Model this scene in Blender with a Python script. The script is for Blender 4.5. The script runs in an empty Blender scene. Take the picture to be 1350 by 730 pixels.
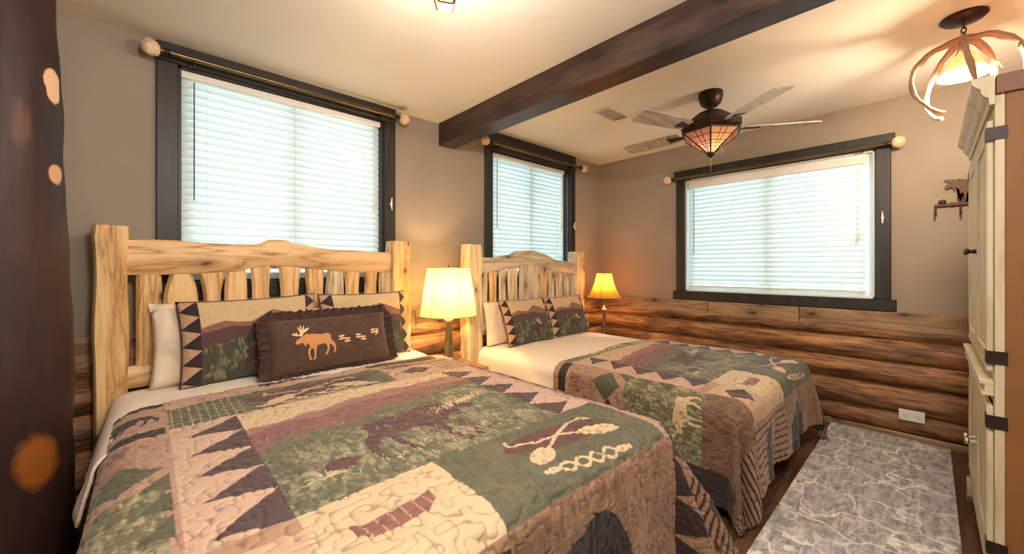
import bpy, bmesh, math, random
import numpy as np
from mathutils import Vector, Matrix, Euler, noise

R = math.radians
PI = math.pi
rng = random.Random(7)
C = bpy.context.scene.collection
SC = bpy.context.scene
CAMZ = 1.17

# ------------------------------------------------------------------ camera
cam_data = bpy.data.cameras.new('camera')
cam_data.sensor_width = 36.0
cam_data.lens = 514.0 / 1350.0 * 36.0
cam_data.shift_y = -12.0 / 1350.0
cam_data.clip_start = 0.02
cam = bpy.data.objects.new('camera', cam_data)
cam.location = (0, 0, CAMZ)
cam.rotation_euler = (R(90), 0, R(-43))
C.objects.link(cam)
SC.camera = cam

# ------------------------------------------------------------------ sky
world = bpy.data.worlds.new('overcast_sky')
SC.world = world
world.use_nodes = True
wn = world.node_tree
bg = wn.nodes['Background']
bg.inputs['Color'].default_value = (0.70, 0.92, 1.0, 1)
bg.inputs['Strength'].default_value = 3.15
SC.view_settings.view_transform = 'Standard'
SC.view_settings.look = 'None'
SC.view_settings.exposure = 1.12
SC.view_settings.gamma = 1.0
SC.view_settings.use_curve_mapping = False


# ------------------------------------------------------------------ helpers
def smooth(o, on=True):
    for p in o.data.polygons:
        p.use_smooth = on


def mesh_obj(name, verts, faces, mat=None, parent=None, sm=False, uvs=None):
    me = bpy.data.meshes.new(name)
    me.from_pydata([tuple(v) for v in verts], [], faces)
    me.update()
    o = bpy.data.objects.new(name, me)
    C.objects.link(o)
    if mat:
        me.materials.append(mat)
    if parent:
        o.parent = parent
    if sm:
        me.polygons.foreach_set('use_smooth', [True] * len(me.polygons))
    if uvs is not None:
        ul = me.uv_layers.new(name='UVMap')
        idx = np.zeros(len(me.loops), dtype=np.int32)
        me.loops.foreach_get('vertex_index', idx)
        ul.data.foreach_set('uv', np.asarray(uvs, dtype=np.float32)[idx].ravel())
    return o


class MB:
    """collects shapes, then links them as ONE mesh object"""
    def __init__(s):
        s.v = []
        s.f = []

    def add(s, verts, faces):
        n = len(s.v)
        s.v += [tuple(v) for v in verts]
        s.f += [[i + n for i in f] for f in faces]
        return s

    def box(s, x0, x1, y0, y1, z0, z1, b=0.0):
        if b <= 0:
            v = [(x, y, z) for x in (x0, x1) for y in (y0, y1) for z in (z0, z1)]
            f = [[0, 1, 3, 2], [4, 6, 7, 5], [0, 4, 5, 1], [2, 3, 7, 6], [0, 2, 6, 4], [1, 5, 7, 3]]
            return s.add(v, f)
        b = min(b, abs(x1 - x0) * .45, abs(y1 - y0) * .45, abs(z1 - z0) * .45)
        bm = bmesh.new()
        bmesh.ops.create_cube(bm, size=1)
        for w in bm.verts:
            w.co = Vector(((x0 + x1) / 2 + w.co.x * (x1 - x0), (y0 + y1) / 2 + w.co.y * (y1 - y0), (z0 + z1) / 2 + w.co.z * (z1 - z0)))
        bmesh.ops.bevel(bm, geom=bm.edges[:], offset=b, segments=1, affect='EDGES', profile=.5)
        bm.verts.index_update()
        s.add([w.co[:] for w in bm.verts], [[w.index for w in f.verts] for f in bm.faces])
        bm.free()
        return s

    def loft(s, rings, closed=True, caps=True):
        n = len(rings[0])
        v = [p for r in rings for p in r]
        f = []
        for i in range(len(rings) - 1):
            for j in range(n if closed else n - 1):
                k = (j + 1) % n
                f.append([i * n + j, i * n + k, (i + 1) * n + k, (i + 1) * n + j])
        if caps and closed:
            f.append(list(range(n))[::-1])
            f.append([(len(rings) - 1) * n + j for j in range(n)])
        return s.add(v, f)

    def tube(s, pts, rad, seg=8, caps=True):
        pts = [Vector(p) for p in pts]
        if not isinstance(rad, (list, tuple)):
            rad = [rad] * len(pts)
        rings = []
        up = None
        for i, p in enumerate(pts):
            t = (pts[min(i + 1, len(pts) - 1)] - pts[max(i - 1, 0)]).normalized()
            if up is None:
                up = Vector((0, 0, 1)) if abs(t.z) < .9 else Vector((1, 0, 0))
            a = t.cross(up).normalized()
            up = a.cross(t).normalized()
            rings.append([tuple(p + a * (math.cos(q) * rad[i]) + up * (math.sin(q) * rad[i]))
                          for q in [2 * PI * k / seg for k in range(seg)]])
        return s.loft(rings, True, caps)

    def lathe(s, prof, cx=0, cy=0, cz=0, seg=24, caps=True, rot=0.0):
        rings = [[(cx + r * math.cos(rot + 2 * PI * k / seg), cy + r * math.sin(rot + 2 * PI * k / seg), cz + z) for k in range(seg)] for r, z in prof]
        return s.loft(rings, True, caps)

    def prism(s, pts, d0, d1, place):
        """extrude a 2-D outline between depths d0 and d1; place(a, b, d) -> xyz"""
        bm = bmesh.new()
        lo = [bm.verts.new(place(a, b, d0)) for a, b in pts]
        hi = [bm.verts.new(place(a, b, d1)) for a, b in pts]
        n = len(pts)
        bm.faces.new(lo[::-1])
        bm.faces.new(hi)
        for i in range(n):
            bm.faces.new([lo[i], lo[(i + 1) % n], hi[(i + 1) % n], hi[i]])
        bmesh.ops.triangulate(bm, faces=[f for f in bm.faces if len(f.verts) > 4])
        bmesh.ops.recalc_face_normals(bm, faces=bm.faces[:])
        bm.verts.index_update()
        s.add([w.co[:] for w in bm.verts], [[w.index for w in f.verts] for f in bm.faces])
        bm.free()
        return s

    def build(s, name, mat=None, parent=None, sm=False, off=None):
        v = s.v
        if off is not None:
            v = [(a - off[0], b - off[1], c - off[2]) for a, b, c in v]
        o = mesh_obj(name, v, s.f, mat, parent, sm)
        if off is not None:
            o.location = off
        bm = bmesh.new()
        bm.from_mesh(o.data)
        bmesh.ops.recalc_face_normals(bm, faces=bm.faces[:])
        bm.to_mesh(o.data)
        bm.free()
        if sm:
            smooth(o)
            try:
                o.data.set_sharp_from_angle(angle=R(38))
            except Exception:
                pass
        return o


def tag(o, label, cat, group=None):
    o['label'] = label
    o['category'] = cat
    if group:
        o['group'] = group
    return o


def thing(name, label, cat, loc=(0, 0, 0), rz=0.0, group=None):
    o = bpy.data.objects.new(name, None)
    o.empty_display_size = .05
    C.objects.link(o)
    o.location = loc
    o.rotation_euler = (0, 0, rz)
    return tag(o, label, cat, group)


def struct(o):
    o['kind'] = 'structure'
    return o


# ------------------------------------------------------------------ materials
def lin(c):
    return tuple(((x / 255) / 12.92 if x / 255 <= .04045 else ((x / 255 + .055) / 1.055) ** 2.4) for x in c)


class NT:
    def __init__(s, name):
        s.m = bpy.data.materials.new(name)
        s.m.use_nodes = True
        s.t = s.m.node_tree
        s.p = s.t.nodes['Principled BSDF']
        s.out = s.t.nodes['Material Output']

    def n(s, kind, **kw):
        nd = s.t.nodes.new(kind)
        for k, v in kw.items():
            setattr(nd, k, v)
        return nd

    def l(s, a, b):
        s.t.links.new(a, b)

    def coords(s, scale=(1, 1, 1), kind='Object', rand=False):
        tc = s.n('ShaderNodeTexCoord')
        mp = s.n('ShaderNodeMapping')
        mp.inputs['Scale'].default_value = scale
        s.l(tc.outputs[kind], mp.inputs['Vector'])
        if rand:
            oi = s.n('ShaderNodeObjectInfo')
            mu = s.n('ShaderNodeMath', operation='MULTIPLY')
            mu.inputs[1].default_value = 37.0
            s.l(oi.outputs['Random'], mu.inputs[0])
            s.l(mu.outputs[0], mp.inputs['Location'])
        return mp.outputs['Vector']

    def noise(s, vec, scale=5, detail=3, rough=.5, dist=0.0):
        nd = s.n('ShaderNodeTexNoise')
        nd.inputs['Scale'].default_value = scale
        nd.inputs['Detail'].default_value = detail
        nd.inputs['Roughness'].default_value = rough
        nd.inputs['Distortion'].default_value = dist
        if vec is not None:
            s.l(vec, nd.inputs['Vector'])
        return nd.outputs['Fac']

    def ramp(s, fac, stops):
        nd = s.n('ShaderNodeValToRGB')
        el = nd.color_ramp.elements
        while len(el) < len(stops):
            el.new(.5)
        for e, (p, c) in zip(el, stops):
            e.position = p
            e.color = (c[0], c[1], c[2], 1) if isinstance(c, (tuple, list)) else (c, c, c, 1)
        s.l(fac, nd.inputs['Fac'])
        return nd.outputs['Color']

    def mix(s, fac, a, b, mode='MIX'):
        nd = s.n('ShaderNodeMix', data_type='RGBA', blend_type=mode)
        for sock, val in ((nd.inputs[0], fac), (nd.inputs[6], a), (nd.inputs[7], b)):
            if hasattr(val, 'is_linked'):
                s.l(val, sock)
            elif isinstance(val, (tuple, list)):
                sock.default_value = (val[0], val[1], val[2], 1)
            else:
                sock.default_value = val
        return nd.outputs[2]

    def math(s, op, a, b=None):
        nd = s.n('ShaderNodeMath', operation=op)
        for i, v in enumerate((a, b)):
            if v is None:
                continue
            if hasattr(v, 'is_linked'):
                s.l(v, nd.inputs[i])
            else:
                nd.inputs[i].default_value = v
        return nd.outputs[0]

    def bump(s, h, strength=.3, dist=.01):
        nd = s.n('ShaderNodeBump')
        nd.inputs['Strength'].default_value = strength
        nd.inputs['Distance'].default_value = dist
        s.l(h, nd.inputs['Height'])
        s.l(nd.outputs['Normal'], s.p.inputs['Normal'])

    def base(s, col, rough=.6, metal=0.0, spec=None):
        if hasattr(col, 'is_linked'):
            s.l(col, s.p.inputs['Base Color'])
        else:
            s.p.inputs['Base Color'].default_value = (col[0], col[1], col[2], 1)
        if hasattr(rough, 'is_linked'):
            s.l(rough, s.p.inputs['Roughness'])
        else:
            s.p.inputs['Roughness'].default_value = rough
        s.p.inputs['Metallic'].default_value = metal
        if spec is not None:
            s.p.inputs['Specular IOR Level'].default_value = spec
        return s.m


def plain(name, c, rough=.6, metal=0.0, var=.12, scale=18, bump=0.0):
    k = NT(name)
    v = k.coords()
    f = k.noise(v, scale, 4)
    c = lin(c)
    col = k.ramp(f, [(.3, tuple(x * (1 - var) for x in c)), (.7, tuple(min(1, x * (1 + var)) for x in c))])
    if bump:
        k.bump(f, bump, .004)
    return k.base(col, rough, metal)


def wood(name, light, mid, dark, axis=2, stretch=9.0, scale=3.0, rough=.5, knots=True, bump=.12, rings=6.0, rand=True, plane=(0, 2), kscale=.85):
    """grain running along one axis, with sparse knots"""
    k = NT(name)
    sc = [stretch, stretch, stretch]
    sc[axis] = 1.0
    v = k.coords(tuple(sc), rand=rand)
    warp = k.noise(v, scale * .35, 3, .55, .6)
    fine = k.noise(v, scale * 5, 4, .65)
    wv = k.math('FRACT', k.math('MULTIPLY', warp, rings))
    tri = k.math('ABSOLUTE', k.math('SUBTRACT', wv, .5))
    tri = k.math('MULTIPLY', tri, 2.0)
    g = k.math('ADD', k.math('MULTIPLY', tri, .55), k.math('MULTIPLY', fine, .6))
    col = k.ramp(g, [(.18, lin(dark)), (.42, lin(mid)), (.8, lin(light))])
    if knots:
        s2 = [7.0, 7.0, 7.0]
        s2[axis] = 3.2
        v2 = k.coords(tuple(s2), rand=rand)
        sp = k.n('ShaderNodeSeparateXYZ')
        cb = k.n('ShaderNodeCombineXYZ')
        k.l(v2, sp.inputs[0])
        k.l(sp.outputs[plane[0]], cb.inputs[0])
        k.l(sp.outputs[plane[1]], cb.inputs[1])
        vo = k.n('ShaderNodeTexVoronoi', voronoi_dimensions='2D')
        vo.inputs['Scale'].default_value = kscale
        k.l(cb.outputs[0], vo.inputs['Vector'])
        dd = k.math('ADD', vo.outputs['Distance'], k.math('MULTIPLY', k.math('SUBTRACT', k.noise(v2, 7, 2), .5), .10))
        halo = k.ramp(dd, [(.06, 1.0), (.30, 0.0)])
        col = k.mix(k.math('MULTIPLY', halo, .55), col, lin(tuple(x * .85 for x in dark)))
        km = k.ramp(dd, [(.03, 1.0), (.075, 0.0)])
        col = k.mix(k.math('MULTIPLY', km, .85), col, lin(tuple(x * .45 for x in dark)))
    if bump:
        k.bump(g, bump, .006)
    return k.base(col, rough)


M = {}
# paint and plaster
k = NT('taupe_wall_paint')
v = k.coords()
f = k.noise(v, 2.2, 3)
col = k.ramp(f, [(.3, lin((152, 139, 125))), (.7, lin((162, 149, 135)))])
k.bump(k.noise(v, 160, 3), .12, .002)
M['wall'] = k.base(col, .75)
k = NT('trowelled_ceiling_plaster')
v = k.coords()
f1 = k.noise(v, 5.0, 4, .6, 1.2)
h = k.ramp(f1, [(.46, 0.0), (.54, 1.0)])
h2 = k.math('ADD', k.math('MULTIPLY', h, .6), k.noise(v, 26, 4))
k.bump(h2, .16, .004)
M['ceiling'] = k.base(lin((236, 229, 217)), .85)
# woods
M['pine'] = wood('pale_aspen_wood_upright', (236, 200, 146), (216, 172, 114), (150, 98, 54), 2, rings=5)
M['pine_x'] = wood('pale_aspen_wood_rail', (232, 196, 146), (212, 170, 118), (150, 100, 58), 0, rings=5)
M['greypine'] = wood('silvery_aspen_wood_upright', (232, 214, 182), (208, 186, 150), (150, 120, 86), 2, rings=5)
M['greypine_x'] = wood('silvery_aspen_wood_rail', (228, 212, 184), (202, 184, 152), (142, 116, 88), 0, rings=5)
M['dark_trim'] = wood('charcoal_stained_wood', (52, 46, 43), (41, 36, 34), (28, 25, 24), 0, rings=3, knots=False, rough=.45, bump=.05)
M['dark_trim_z'] = wood('charcoal_stained_wood_upright', (52, 46, 43), (41, 36, 34), (28, 25, 24), 2, rings=3, knots=False, rough=.45, bump=.05)
M['beam'] = wood('dark_walnut_beam', (74, 52, 42), (54, 36, 31), (34, 22, 20), 1, stretch=7, scale=2.5, rough=.42, bump=.16, rings=5, plane=(1, 2), kscale=.5)
M['floor'] = wood('dark_walnut_floorboard', (104, 74, 58), (80, 54, 42), (50, 33, 27), 0, rough=.28, knots=False, bump=.04)
M['board_y'] = wood('weathered_board_lengthwise', (176, 146, 112), (150, 120, 88), (108, 80, 56), 1, rings=5, rough=.6, plane=(1, 2), kscale=.6)
M['board_x'] = wood('weathered_board_crosswise', (176, 146, 112), (150, 120, 88), (108, 80, 56), 0, rings=5, rough=.6)
M['honey'] = wood('honey_pine_furniture', (226, 172, 92), (206, 148, 70), (160, 102, 44), 0, rings=5, rough=.4)


def log_material(name, axis):
    k = NT(name)
    sc = [8.0, 8.0, 8.0]
    sc[axis] = 1.1
    v = k.coords(tuple(sc), rand=True)
    n1 = k.noise(v, 1.0, 6, .68, .8)
    n2 = k.noise(v, 4.5, 4, .65, .3)
    col = k.ramp(n1, [(.28, lin((64, 42, 28))), (.40, lin((120, 82, 52))), (.52, lin((164, 116, 74))), (.64, lin((198, 150, 100))), (.75, lin((212, 140, 78)))])
    str_ = k.ramp(n2, [(.36, lin((110, 84, 64))), (.56, (1, 1, 1))])
    col = k.mix(.75, col, str_, 'MULTIPLY')
    sc2 = [3.0, 3.0, 3.0]
    sc2[axis] = 1.0
    v2 = k.coords(tuple(sc2), rand=True)
    pk = k.ramp(k.noise(v2, 2.1, 3, .6, .4), [(.60, 0.0), (.67, 1.0)])
    col = k.mix(k.math('MULTIPLY', pk, .7), col, lin((74, 52, 38)))
    hh = k.math('ADD', n1, k.math('MULTIPLY', n2, .6))
    k.bump(hh, .7, .02)
    return k.base(col, .5)


M['log_y'] = log_material('peeled_log_lengthwise', 1)
M['log_x'] = log_material('peeled_log_crosswise', 0)

# dark bark of the corner post: dark red brown varnish with pale scars
k = NT('dark_varnished_post')
v = k.coords((6, 6, 1.2))
n1 = k.noise(v, 1.6, 5, .6, .5)
col = k.ramp(n1, [(.25, lin((30, 16, 15))), (.5, lin((50, 26, 24))), (.8, lin((72, 42, 36)))])
vo = k.coords()
for (cx, cy, cz, rx, ry, rz_, c, soft) in ((.135, -.060, .84, .030, .045, .066, (228, 186, 146), .12), (.142, -.055, .517, .024, .045, .042, (214, 160, 112), .2),
                                         (.118, -.150, -.50, .062, .075, .112, (150, 84, 24), .35), (.075, -.14, .66, .030, .06, .10, (92, 58, 46), .5)):
    tcn = k.n('ShaderNodeTexCoord')
    mp = k.n('ShaderNodeMapping')
    mp.inputs['Location'].default_value = (-cx / rx, -cy / ry, -cz / rz_)
    mp.inputs['Scale'].default_value = (1 / rx, 1 / ry, 1 / rz_)
    k.l(tcn.outputs['Object'], mp.inputs['Vector'])
    ln = k.n('ShaderNodeVectorMath', operation='LENGTH')
    k.l(mp.outputs[0], ln.inputs[0])
    wob = k.math('ADD', ln.outputs['Value'], k.math('MULTIPLY', k.math('SUBTRACT', k.noise(vo, 12, 2), .5), .9))
    mk = k.ramp(wob, [(1 - soft, 1.0), (1.0, 0.0)])
    col = k.mix(mk, col, lin(c))
k.bump(n1, .35, .02)
M['post'] = k.base(col, .55)

# soft goods
k = NT('crumpled_white_cotton')
v = k.coords()
k.bump(k.math('ADD', k.noise(v, 9, 3, .5, .6), k.math('MULTIPLY', k.noise(v, 420, 2), .03)), .35, .012)
M['white'] = k.base(lin((238, 226, 212)), .85)
k = NT('cream_pillow_cotton')
v = k.coords((6, 6, 1))
k.bump(k.noise(v, 2.4, 3, .55, .4), .3, .012)
M['pillow'] = k.base(lin((236, 218, 196)), .85)
M['bedbase'] = plain('dark_bed_base_cloth', (46, 42, 40), .9)
M['mattress'] = plain('off_white_mattress_ticking', (222, 216, 206), .85)
# metal and small stuff
M['bronze'] = plain('oil_rubbed_bronze', (58, 42, 34), .42, .7)
M['iron'] = plain('brown_painted_iron', (84, 58, 42), .55, .3)
M['rod'] = plain('antique_brass_rod', (110, 92, 64), .3, .85)
M['black'] = plain('black_iron_hinge', (52, 40, 32), .5, .4)
M['chrome'] = plain('brushed_nickel', (190, 184, 174), .28, .95, .05)
M['antler'] = plain('bone_antler', (168, 132, 106), .5, 0, .3, 14, .3)
M['burr'] = plain('pale_antler_burr', (228, 200, 166), .6, 0, .2, 60, .6)
M['plastic'] = plain('white_plastic', (244, 240, 232), .35, 0, .03)
M['slot'] = plain('dark_outlet_slot', (60, 54, 50), .6)
M['steel'] = plain('grey_steel_box', (130, 120, 108), .45, .5)
M['vent'] = plain('painted_vent_metal', (232, 222, 206), .5, 0, .05)
M['vinyl'] = plain('white_vinyl_frame', (236, 240, 240), .4, 0, .03)
M['lead'] = plain('dark_lead_came', (44, 32, 26), .5, .5)
M['lamp_base'] = plain('grey_bronze_lamp_base', (120, 108, 84), .35, .6)
M['cream_paint'] = None
k = NT('worn_cream_paint')
v = k.coords((9, 9, 1.5))
f = k.noise(v, 2.2, 5, .65)
col = k.ramp(f, [(.25, lin((170, 152, 116))), (.45, lin((206, 192, 158))), (.8, lin((222, 210, 180)))])
k.bump(f, .15, .004)
M['cream_paint'] = k.base(col, .55)
M['mdf'] = plain('tan_brown_panel', (140, 94, 46), .6, 0, .07, 6)
M['mdf_top'] = plain('brown_cornice_return', (124, 84, 54), .55, 0, .08, 6)


def translucent(name, col, trans=.5, rough=.6, emit=None, estr=0.0):
    k = NT(name)
    df = k.n('ShaderNodeBsdfDiffuse')
    tr = k.n('ShaderNodeBsdfTranslucent')
    for nd in (df, tr):
        if hasattr(col, 'is_linked'):
            k.l(col, nd.inputs['Color'])
        else:
            nd.inputs['Color'].default_value = (*col, 1)
    mx = k.n('ShaderNodeMixShader')
    mx.inputs[0].default_value = trans
    k.l(df.outputs[0], mx.inputs[1])
    k.l(tr.outputs[0], mx.inputs[2])
    gl = k.n('ShaderNodeBsdfGlossy')
    gl.inputs['Roughness'].default_value = .35
    m2 = k.n('ShaderNodeMixShader')
    m2.inputs[0].default_value = .03
    k.l(mx.outputs[0], m2.inputs[1])
    k.l(gl.outputs[0], m2.inputs[2])
    k.l(m2.outputs[0], k.out.inputs['Surface'])
    return k.m


M['slat'] = translucent('white_vinyl_blind_slat', lin((240, 246, 246)), .40)
M['shade'] = translucent('cream_pleated_lampshade', lin((244, 224, 150)), .42)
M['shade_gold'] = translucent('gold_bell_lampshade', lin((236, 172, 70)), .5)
M['amber'] = translucent('amber_stained_glass', lin((226, 186, 144)), .5)
M['pink_glass'] = translucent('rose_stained_glass', lin((206, 160, 142)), .5)
M['milk'] = translucent('cream_glass_bell', lin((206, 166, 126)), .3)

k = NT('clear_window_glass')
tb = k.n('ShaderNodeBsdfTransparent')
tb.inputs['Color'].default_value = (.93, .98, .97, 1)
gl = k.n('ShaderNodeBsdfGlossy')
gl.inputs['Roughness'].default_value = .02
fr = k.n('ShaderNodeFresnel')
fr.inputs['IOR'].default_value = 1.35
mx = k.n('ShaderNodeMixShader')
k.l(fr.outputs[0], mx.inputs[0])
k.l(tb.outputs[0], mx.inputs[1])
k.l(gl.outputs[0], mx.inputs[2])
k.l(mx.outputs[0], k.out.inputs['Surface'])
M['glass'] = k.m


def bulb_mat(name, col, s):
    k = NT(name)
    em = k.n('ShaderNodeEmission')
    em.inputs['Color'].default_value = (*col, 1)
    em.inputs['Strength'].default_value = s
    k.l(em.outputs[0], k.out.inputs['Surface'])
    return k.m


M['bulb'] = bulb_mat('lit_warm_bulb', (1.0, .76, .42), 5)

# grey marbled rug
k = NT('grey_marbled_rug')
v = k.coords()
wv = k.n('ShaderNodeVectorMath', operation='ADD')
nz = k.n('ShaderNodeTexNoise')
nz.inputs['Scale'].default_value = 5
nz.inputs['Detail'].default_value = 4
k.l(v, nz.inputs['Vector'])
sc_ = k.n('ShaderNodeVectorMath', operation='SCALE')
sc_.inputs['Scale'].default_value = .32
k.l(nz.outputs['Color'], sc_.inputs[0])
k.l(v, wv.inputs[0])
k.l(sc_.outputs[0], wv.inputs[1])
vo = k.n('ShaderNodeTexVoronoi', feature='DISTANCE_TO_EDGE')
vo.inputs['Scale'].default_value = 4.2
k.l(wv.outputs[0], vo.inputs['Vector'])
vein = k.ramp(vo.outputs['Distance'], [(.008, 1.0), (.045, 0.0)])
vo2 = k.n('ShaderNodeTexVoronoi', feature='DISTANCE_TO_EDGE')
vo2.inputs['Scale'].default_value = 11
k.l(wv.outputs[0], vo2.inputs['Vector'])
vein2 = k.ramp(vo2.outputs['Distance'], [(.01, .45), (.06, 0.0)])
v3 = k.coords((1.2, 5, 1))
mott = k.noise(v3, 7, 6, .7, .5)
col = k.ramp(mott, [(.32, lin((112, 108, 110))), (.5, lin((158, 155, 157))), (.68, lin((200, 196, 196)))])
vv = k.math('MULTIPLY', k.math('MAXIMUM', vein, vein2), k.ramp(k.noise(v, 3, 3), [(.35, .35), (.6, 1.0)]))
col = k.mix(vv, col, lin((232, 226, 222)))
k.bump(k.math('ADD', k.noise(v, 350, 2), vv), .25, .004)
M['rug'] = k.base(col, .95)


# ------------------------------------------------------------------ printed cloth (drawn here as pixel arrays)
def vnoise(h, w, cell, seed, aniso=1.0):
    r = np.random.RandomState(seed)
    gh, gw = int(h / (cell * aniso)) + 3, int(w / cell) + 3
    g = r.rand(gh, gw)
    y = np.arange(h) / (cell * aniso)
    x = np.arange(w) / cell
    yi = y.astype(int)
    xi = x.astype(int)
    fy = (y - yi)[:, None]
    fx = (x - xi)[None, :]
    fy = fy * fy * (3 - 2 * fy)
    fx = fx * fx * (3 - 2 * fx)
    a = g[yi][:, xi]
    b = g[yi][:, xi + 1]
    c = g[yi + 1][:, xi]
    d = g[yi + 1][:, xi + 1]
    return (a * (1 - fx) + b * fx) * (1 - fy) + (c * (1 - fx) + d * fx) * fy


class Print:
    def __init__(s, u0, u1, v0, v1, px, col):
        s.u0, s.v0, s.px = u0, v0, px
        s.w = int((u1 - u0) / px)
        s.h = int((v1 - v0) / px)
        s.a = np.ones((s.h, s.w, 3), dtype=np.float32) * np.array(col, dtype=np.float32)

    def mask(s, pts):
        """antialiased polygon mask, cropped"""
        p = np.array([((u - s.u0) / s.px, (v - s.v0) / s.px) for u, v in pts])
        x0 = max(0, int(p[:, 0].min()) - 1)
        x1 = min(s.w, int(p[:, 0].max()) + 2)
        y0 = max(0, int(p[:, 1].min()) - 1)
        y1 = min(s.h, int(p[:, 1].max()) + 2)
        if x1 <= x0 or y1 <= y0:
            return None
        acc = np.zeros((y1 - y0, x1 - x0), dtype=np.float32)
        for ox, oy in ((.25, .25), (.75, .25), (.25, .75), (.75, .75)):
            X, Y = np.meshgrid(np.arange(x0, x1) + ox, np.arange(y0, y1) + oy)
            ins = np.zeros(X.shape, bool)
            j = len(p) - 1
            for i in range(len(p)):
                xi, yi = p[i]
                xj, yj = p[j]
                if yi != yj:
                    cnd = ((yi > Y) != (yj > Y)) & (X < (xj - xi) * (Y - yi) / (yj - yi) + xi)
                    ins ^= cnd
                j = i
            acc += ins
        return acc / 4, slice(y0, y1), slice(x0, x1)

    def poly(s, pts, col, tex=None):
        r = s.mask(pts)
        if r is None:
            return
        m, ys, xs = r
        m = m[..., None]
        c = np.array(col, dtype=np.float32)
        if tex is not None:
            t = tex[ys, xs][..., None]
            c = c + (np.array(tex_col, dtype=np.float32) - c) * t if False else c * (1 - t) + np.array(s.tc, dtype=np.float32) * t
        s.a[ys, xs] = s.a[ys, xs] * (1 - m) + c * m

    def rect(s, a, b, c, d, col, tex=None):
        s.poly([(a, c), (b, c), (b, d), (a, d)], col, tex)

    def ell(s, cu, cv, ru, rv, col, rot=0, tex=None):
        s.poly([(cu + ru * math.cos(t) * math.cos(rot) - rv * math.sin(t) * math.sin(rot),
                 cv + ru * math.cos(t) * math.sin(rot) + rv * math.sin(t) * math.cos(rot)) for t in np.linspace(0, 2 * PI, 28)[:-1]], col, tex)

    def line(s, pts, wd, col):
        for (a, b), (c, d) in zip(pts[:-1], pts[1:]):
            L = math.hypot(c - a, d - b) or 1e-6
            nx, ny = -(d - b) / L * wd / 2, (c - a) / L * wd / 2
            ex, ey = (c - a) / L * wd * .3, (d - b) / L * wd * .3
            s.poly([(a + nx - ex, b + ny - ey), (c + nx + ex, d + ny + ey), (c - nx + ex, d - ny + ey), (a - nx - ex, b - ny - ey)], col)

    def image(s, name, tone=1.0):
        img = bpy.data.images.new(name, s.w, s.h)
        rgba = np.ones((s.h, s.w, 4), dtype=np.float32)
        rgba[..., :3] = np.clip(s.a[::-1] / 255 * tone, 0, 1)
        img.pixels.foreach_set(rgba.ravel())
        img.update()
        img.pack()
        return img


# moose outline, facing left, x right / y down, about 1 unit wide
_mo = [(305, 370), (318, 350), (340, 338), (362, 328), (385, 308), (398, 300), (402, 314), (430, 310), (470, 316), (510, 326), (545, 318), (570, 324), (586, 342), (580, 372), (590, 398),
       (608, 416), (612, 460), (606, 500), (588, 512), (583, 506), (596, 486), (594, 455), (574, 424), (560, 432), (556, 470), (538, 512), (520, 520), (518, 512), (534, 488), (544, 450), (530, 412),
       (500, 416), (462, 424), (454, 460), (448, 505), (446, 540), (426, 546), (424, 538), (436, 516), (436, 466), (430, 440), (414, 448), (404, 470), (408, 515), (418, 538), (402, 546), (394, 520),
       (388, 470), (396, 440), (410, 428), (402, 404), (384, 388), (376, 420), (368, 418), (366, 396), (348, 380), (326, 396), (308, 388)]
MOOSE = [((x - 305) / 310, (y - 310) / 310) for x, y in _mo]
_an = [(352, 328), (340, 318), (312, 318), (282, 298), (284, 293), (300, 300), (296, 284), (302, 283), (312, 302), (318, 284), (324, 285), (324, 308), (346, 300), (336, 240), (344, 232), (354, 272),
       (358, 222), (366, 218), (368, 268), (382, 228), (390, 228), (384, 262), (420, 246), (424, 254), (400, 280), (374, 296), (358, 326)]
ANTLER = [((x - 305) / 310, (y - 310) / 310) for x, y in _an]


def place(shape, u, v, w, flip=False, rot=0.0):
    o = []
    for x, y in shape:
        if flip:
            x = 1 - x
        x, y = x * w, y * w
        o.append((u + x * math.cos(rot) - y * math.sin(rot), v + x * math.sin(rot) + y * math.cos(rot)))
    return o


PINK = (213, 175, 153)
CREAM = (232, 204, 163)
PURPLE = (86, 62, 66)
GREEN = (98, 98, 76)
LGREEN = (190, 180, 142)
MAUVE = (146, 98, 94)
BROWN = (128, 94, 74)
DARK = (50, 38, 37)
MAROON = (104, 62, 60)


STITCH_PX = .0017


def stitch_field():
    h, w = int(2.10 / STITCH_PX), int(2.5 / STITCH_PX)
    a = vnoise(h, w, .020 / STITCH_PX, 21)
    b = vnoise(h, w, .05 / STITCH_PX, 22)
    return np.abs(a * .82 + b * .18 - .5)


STITCH = stitch_field()


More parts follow.
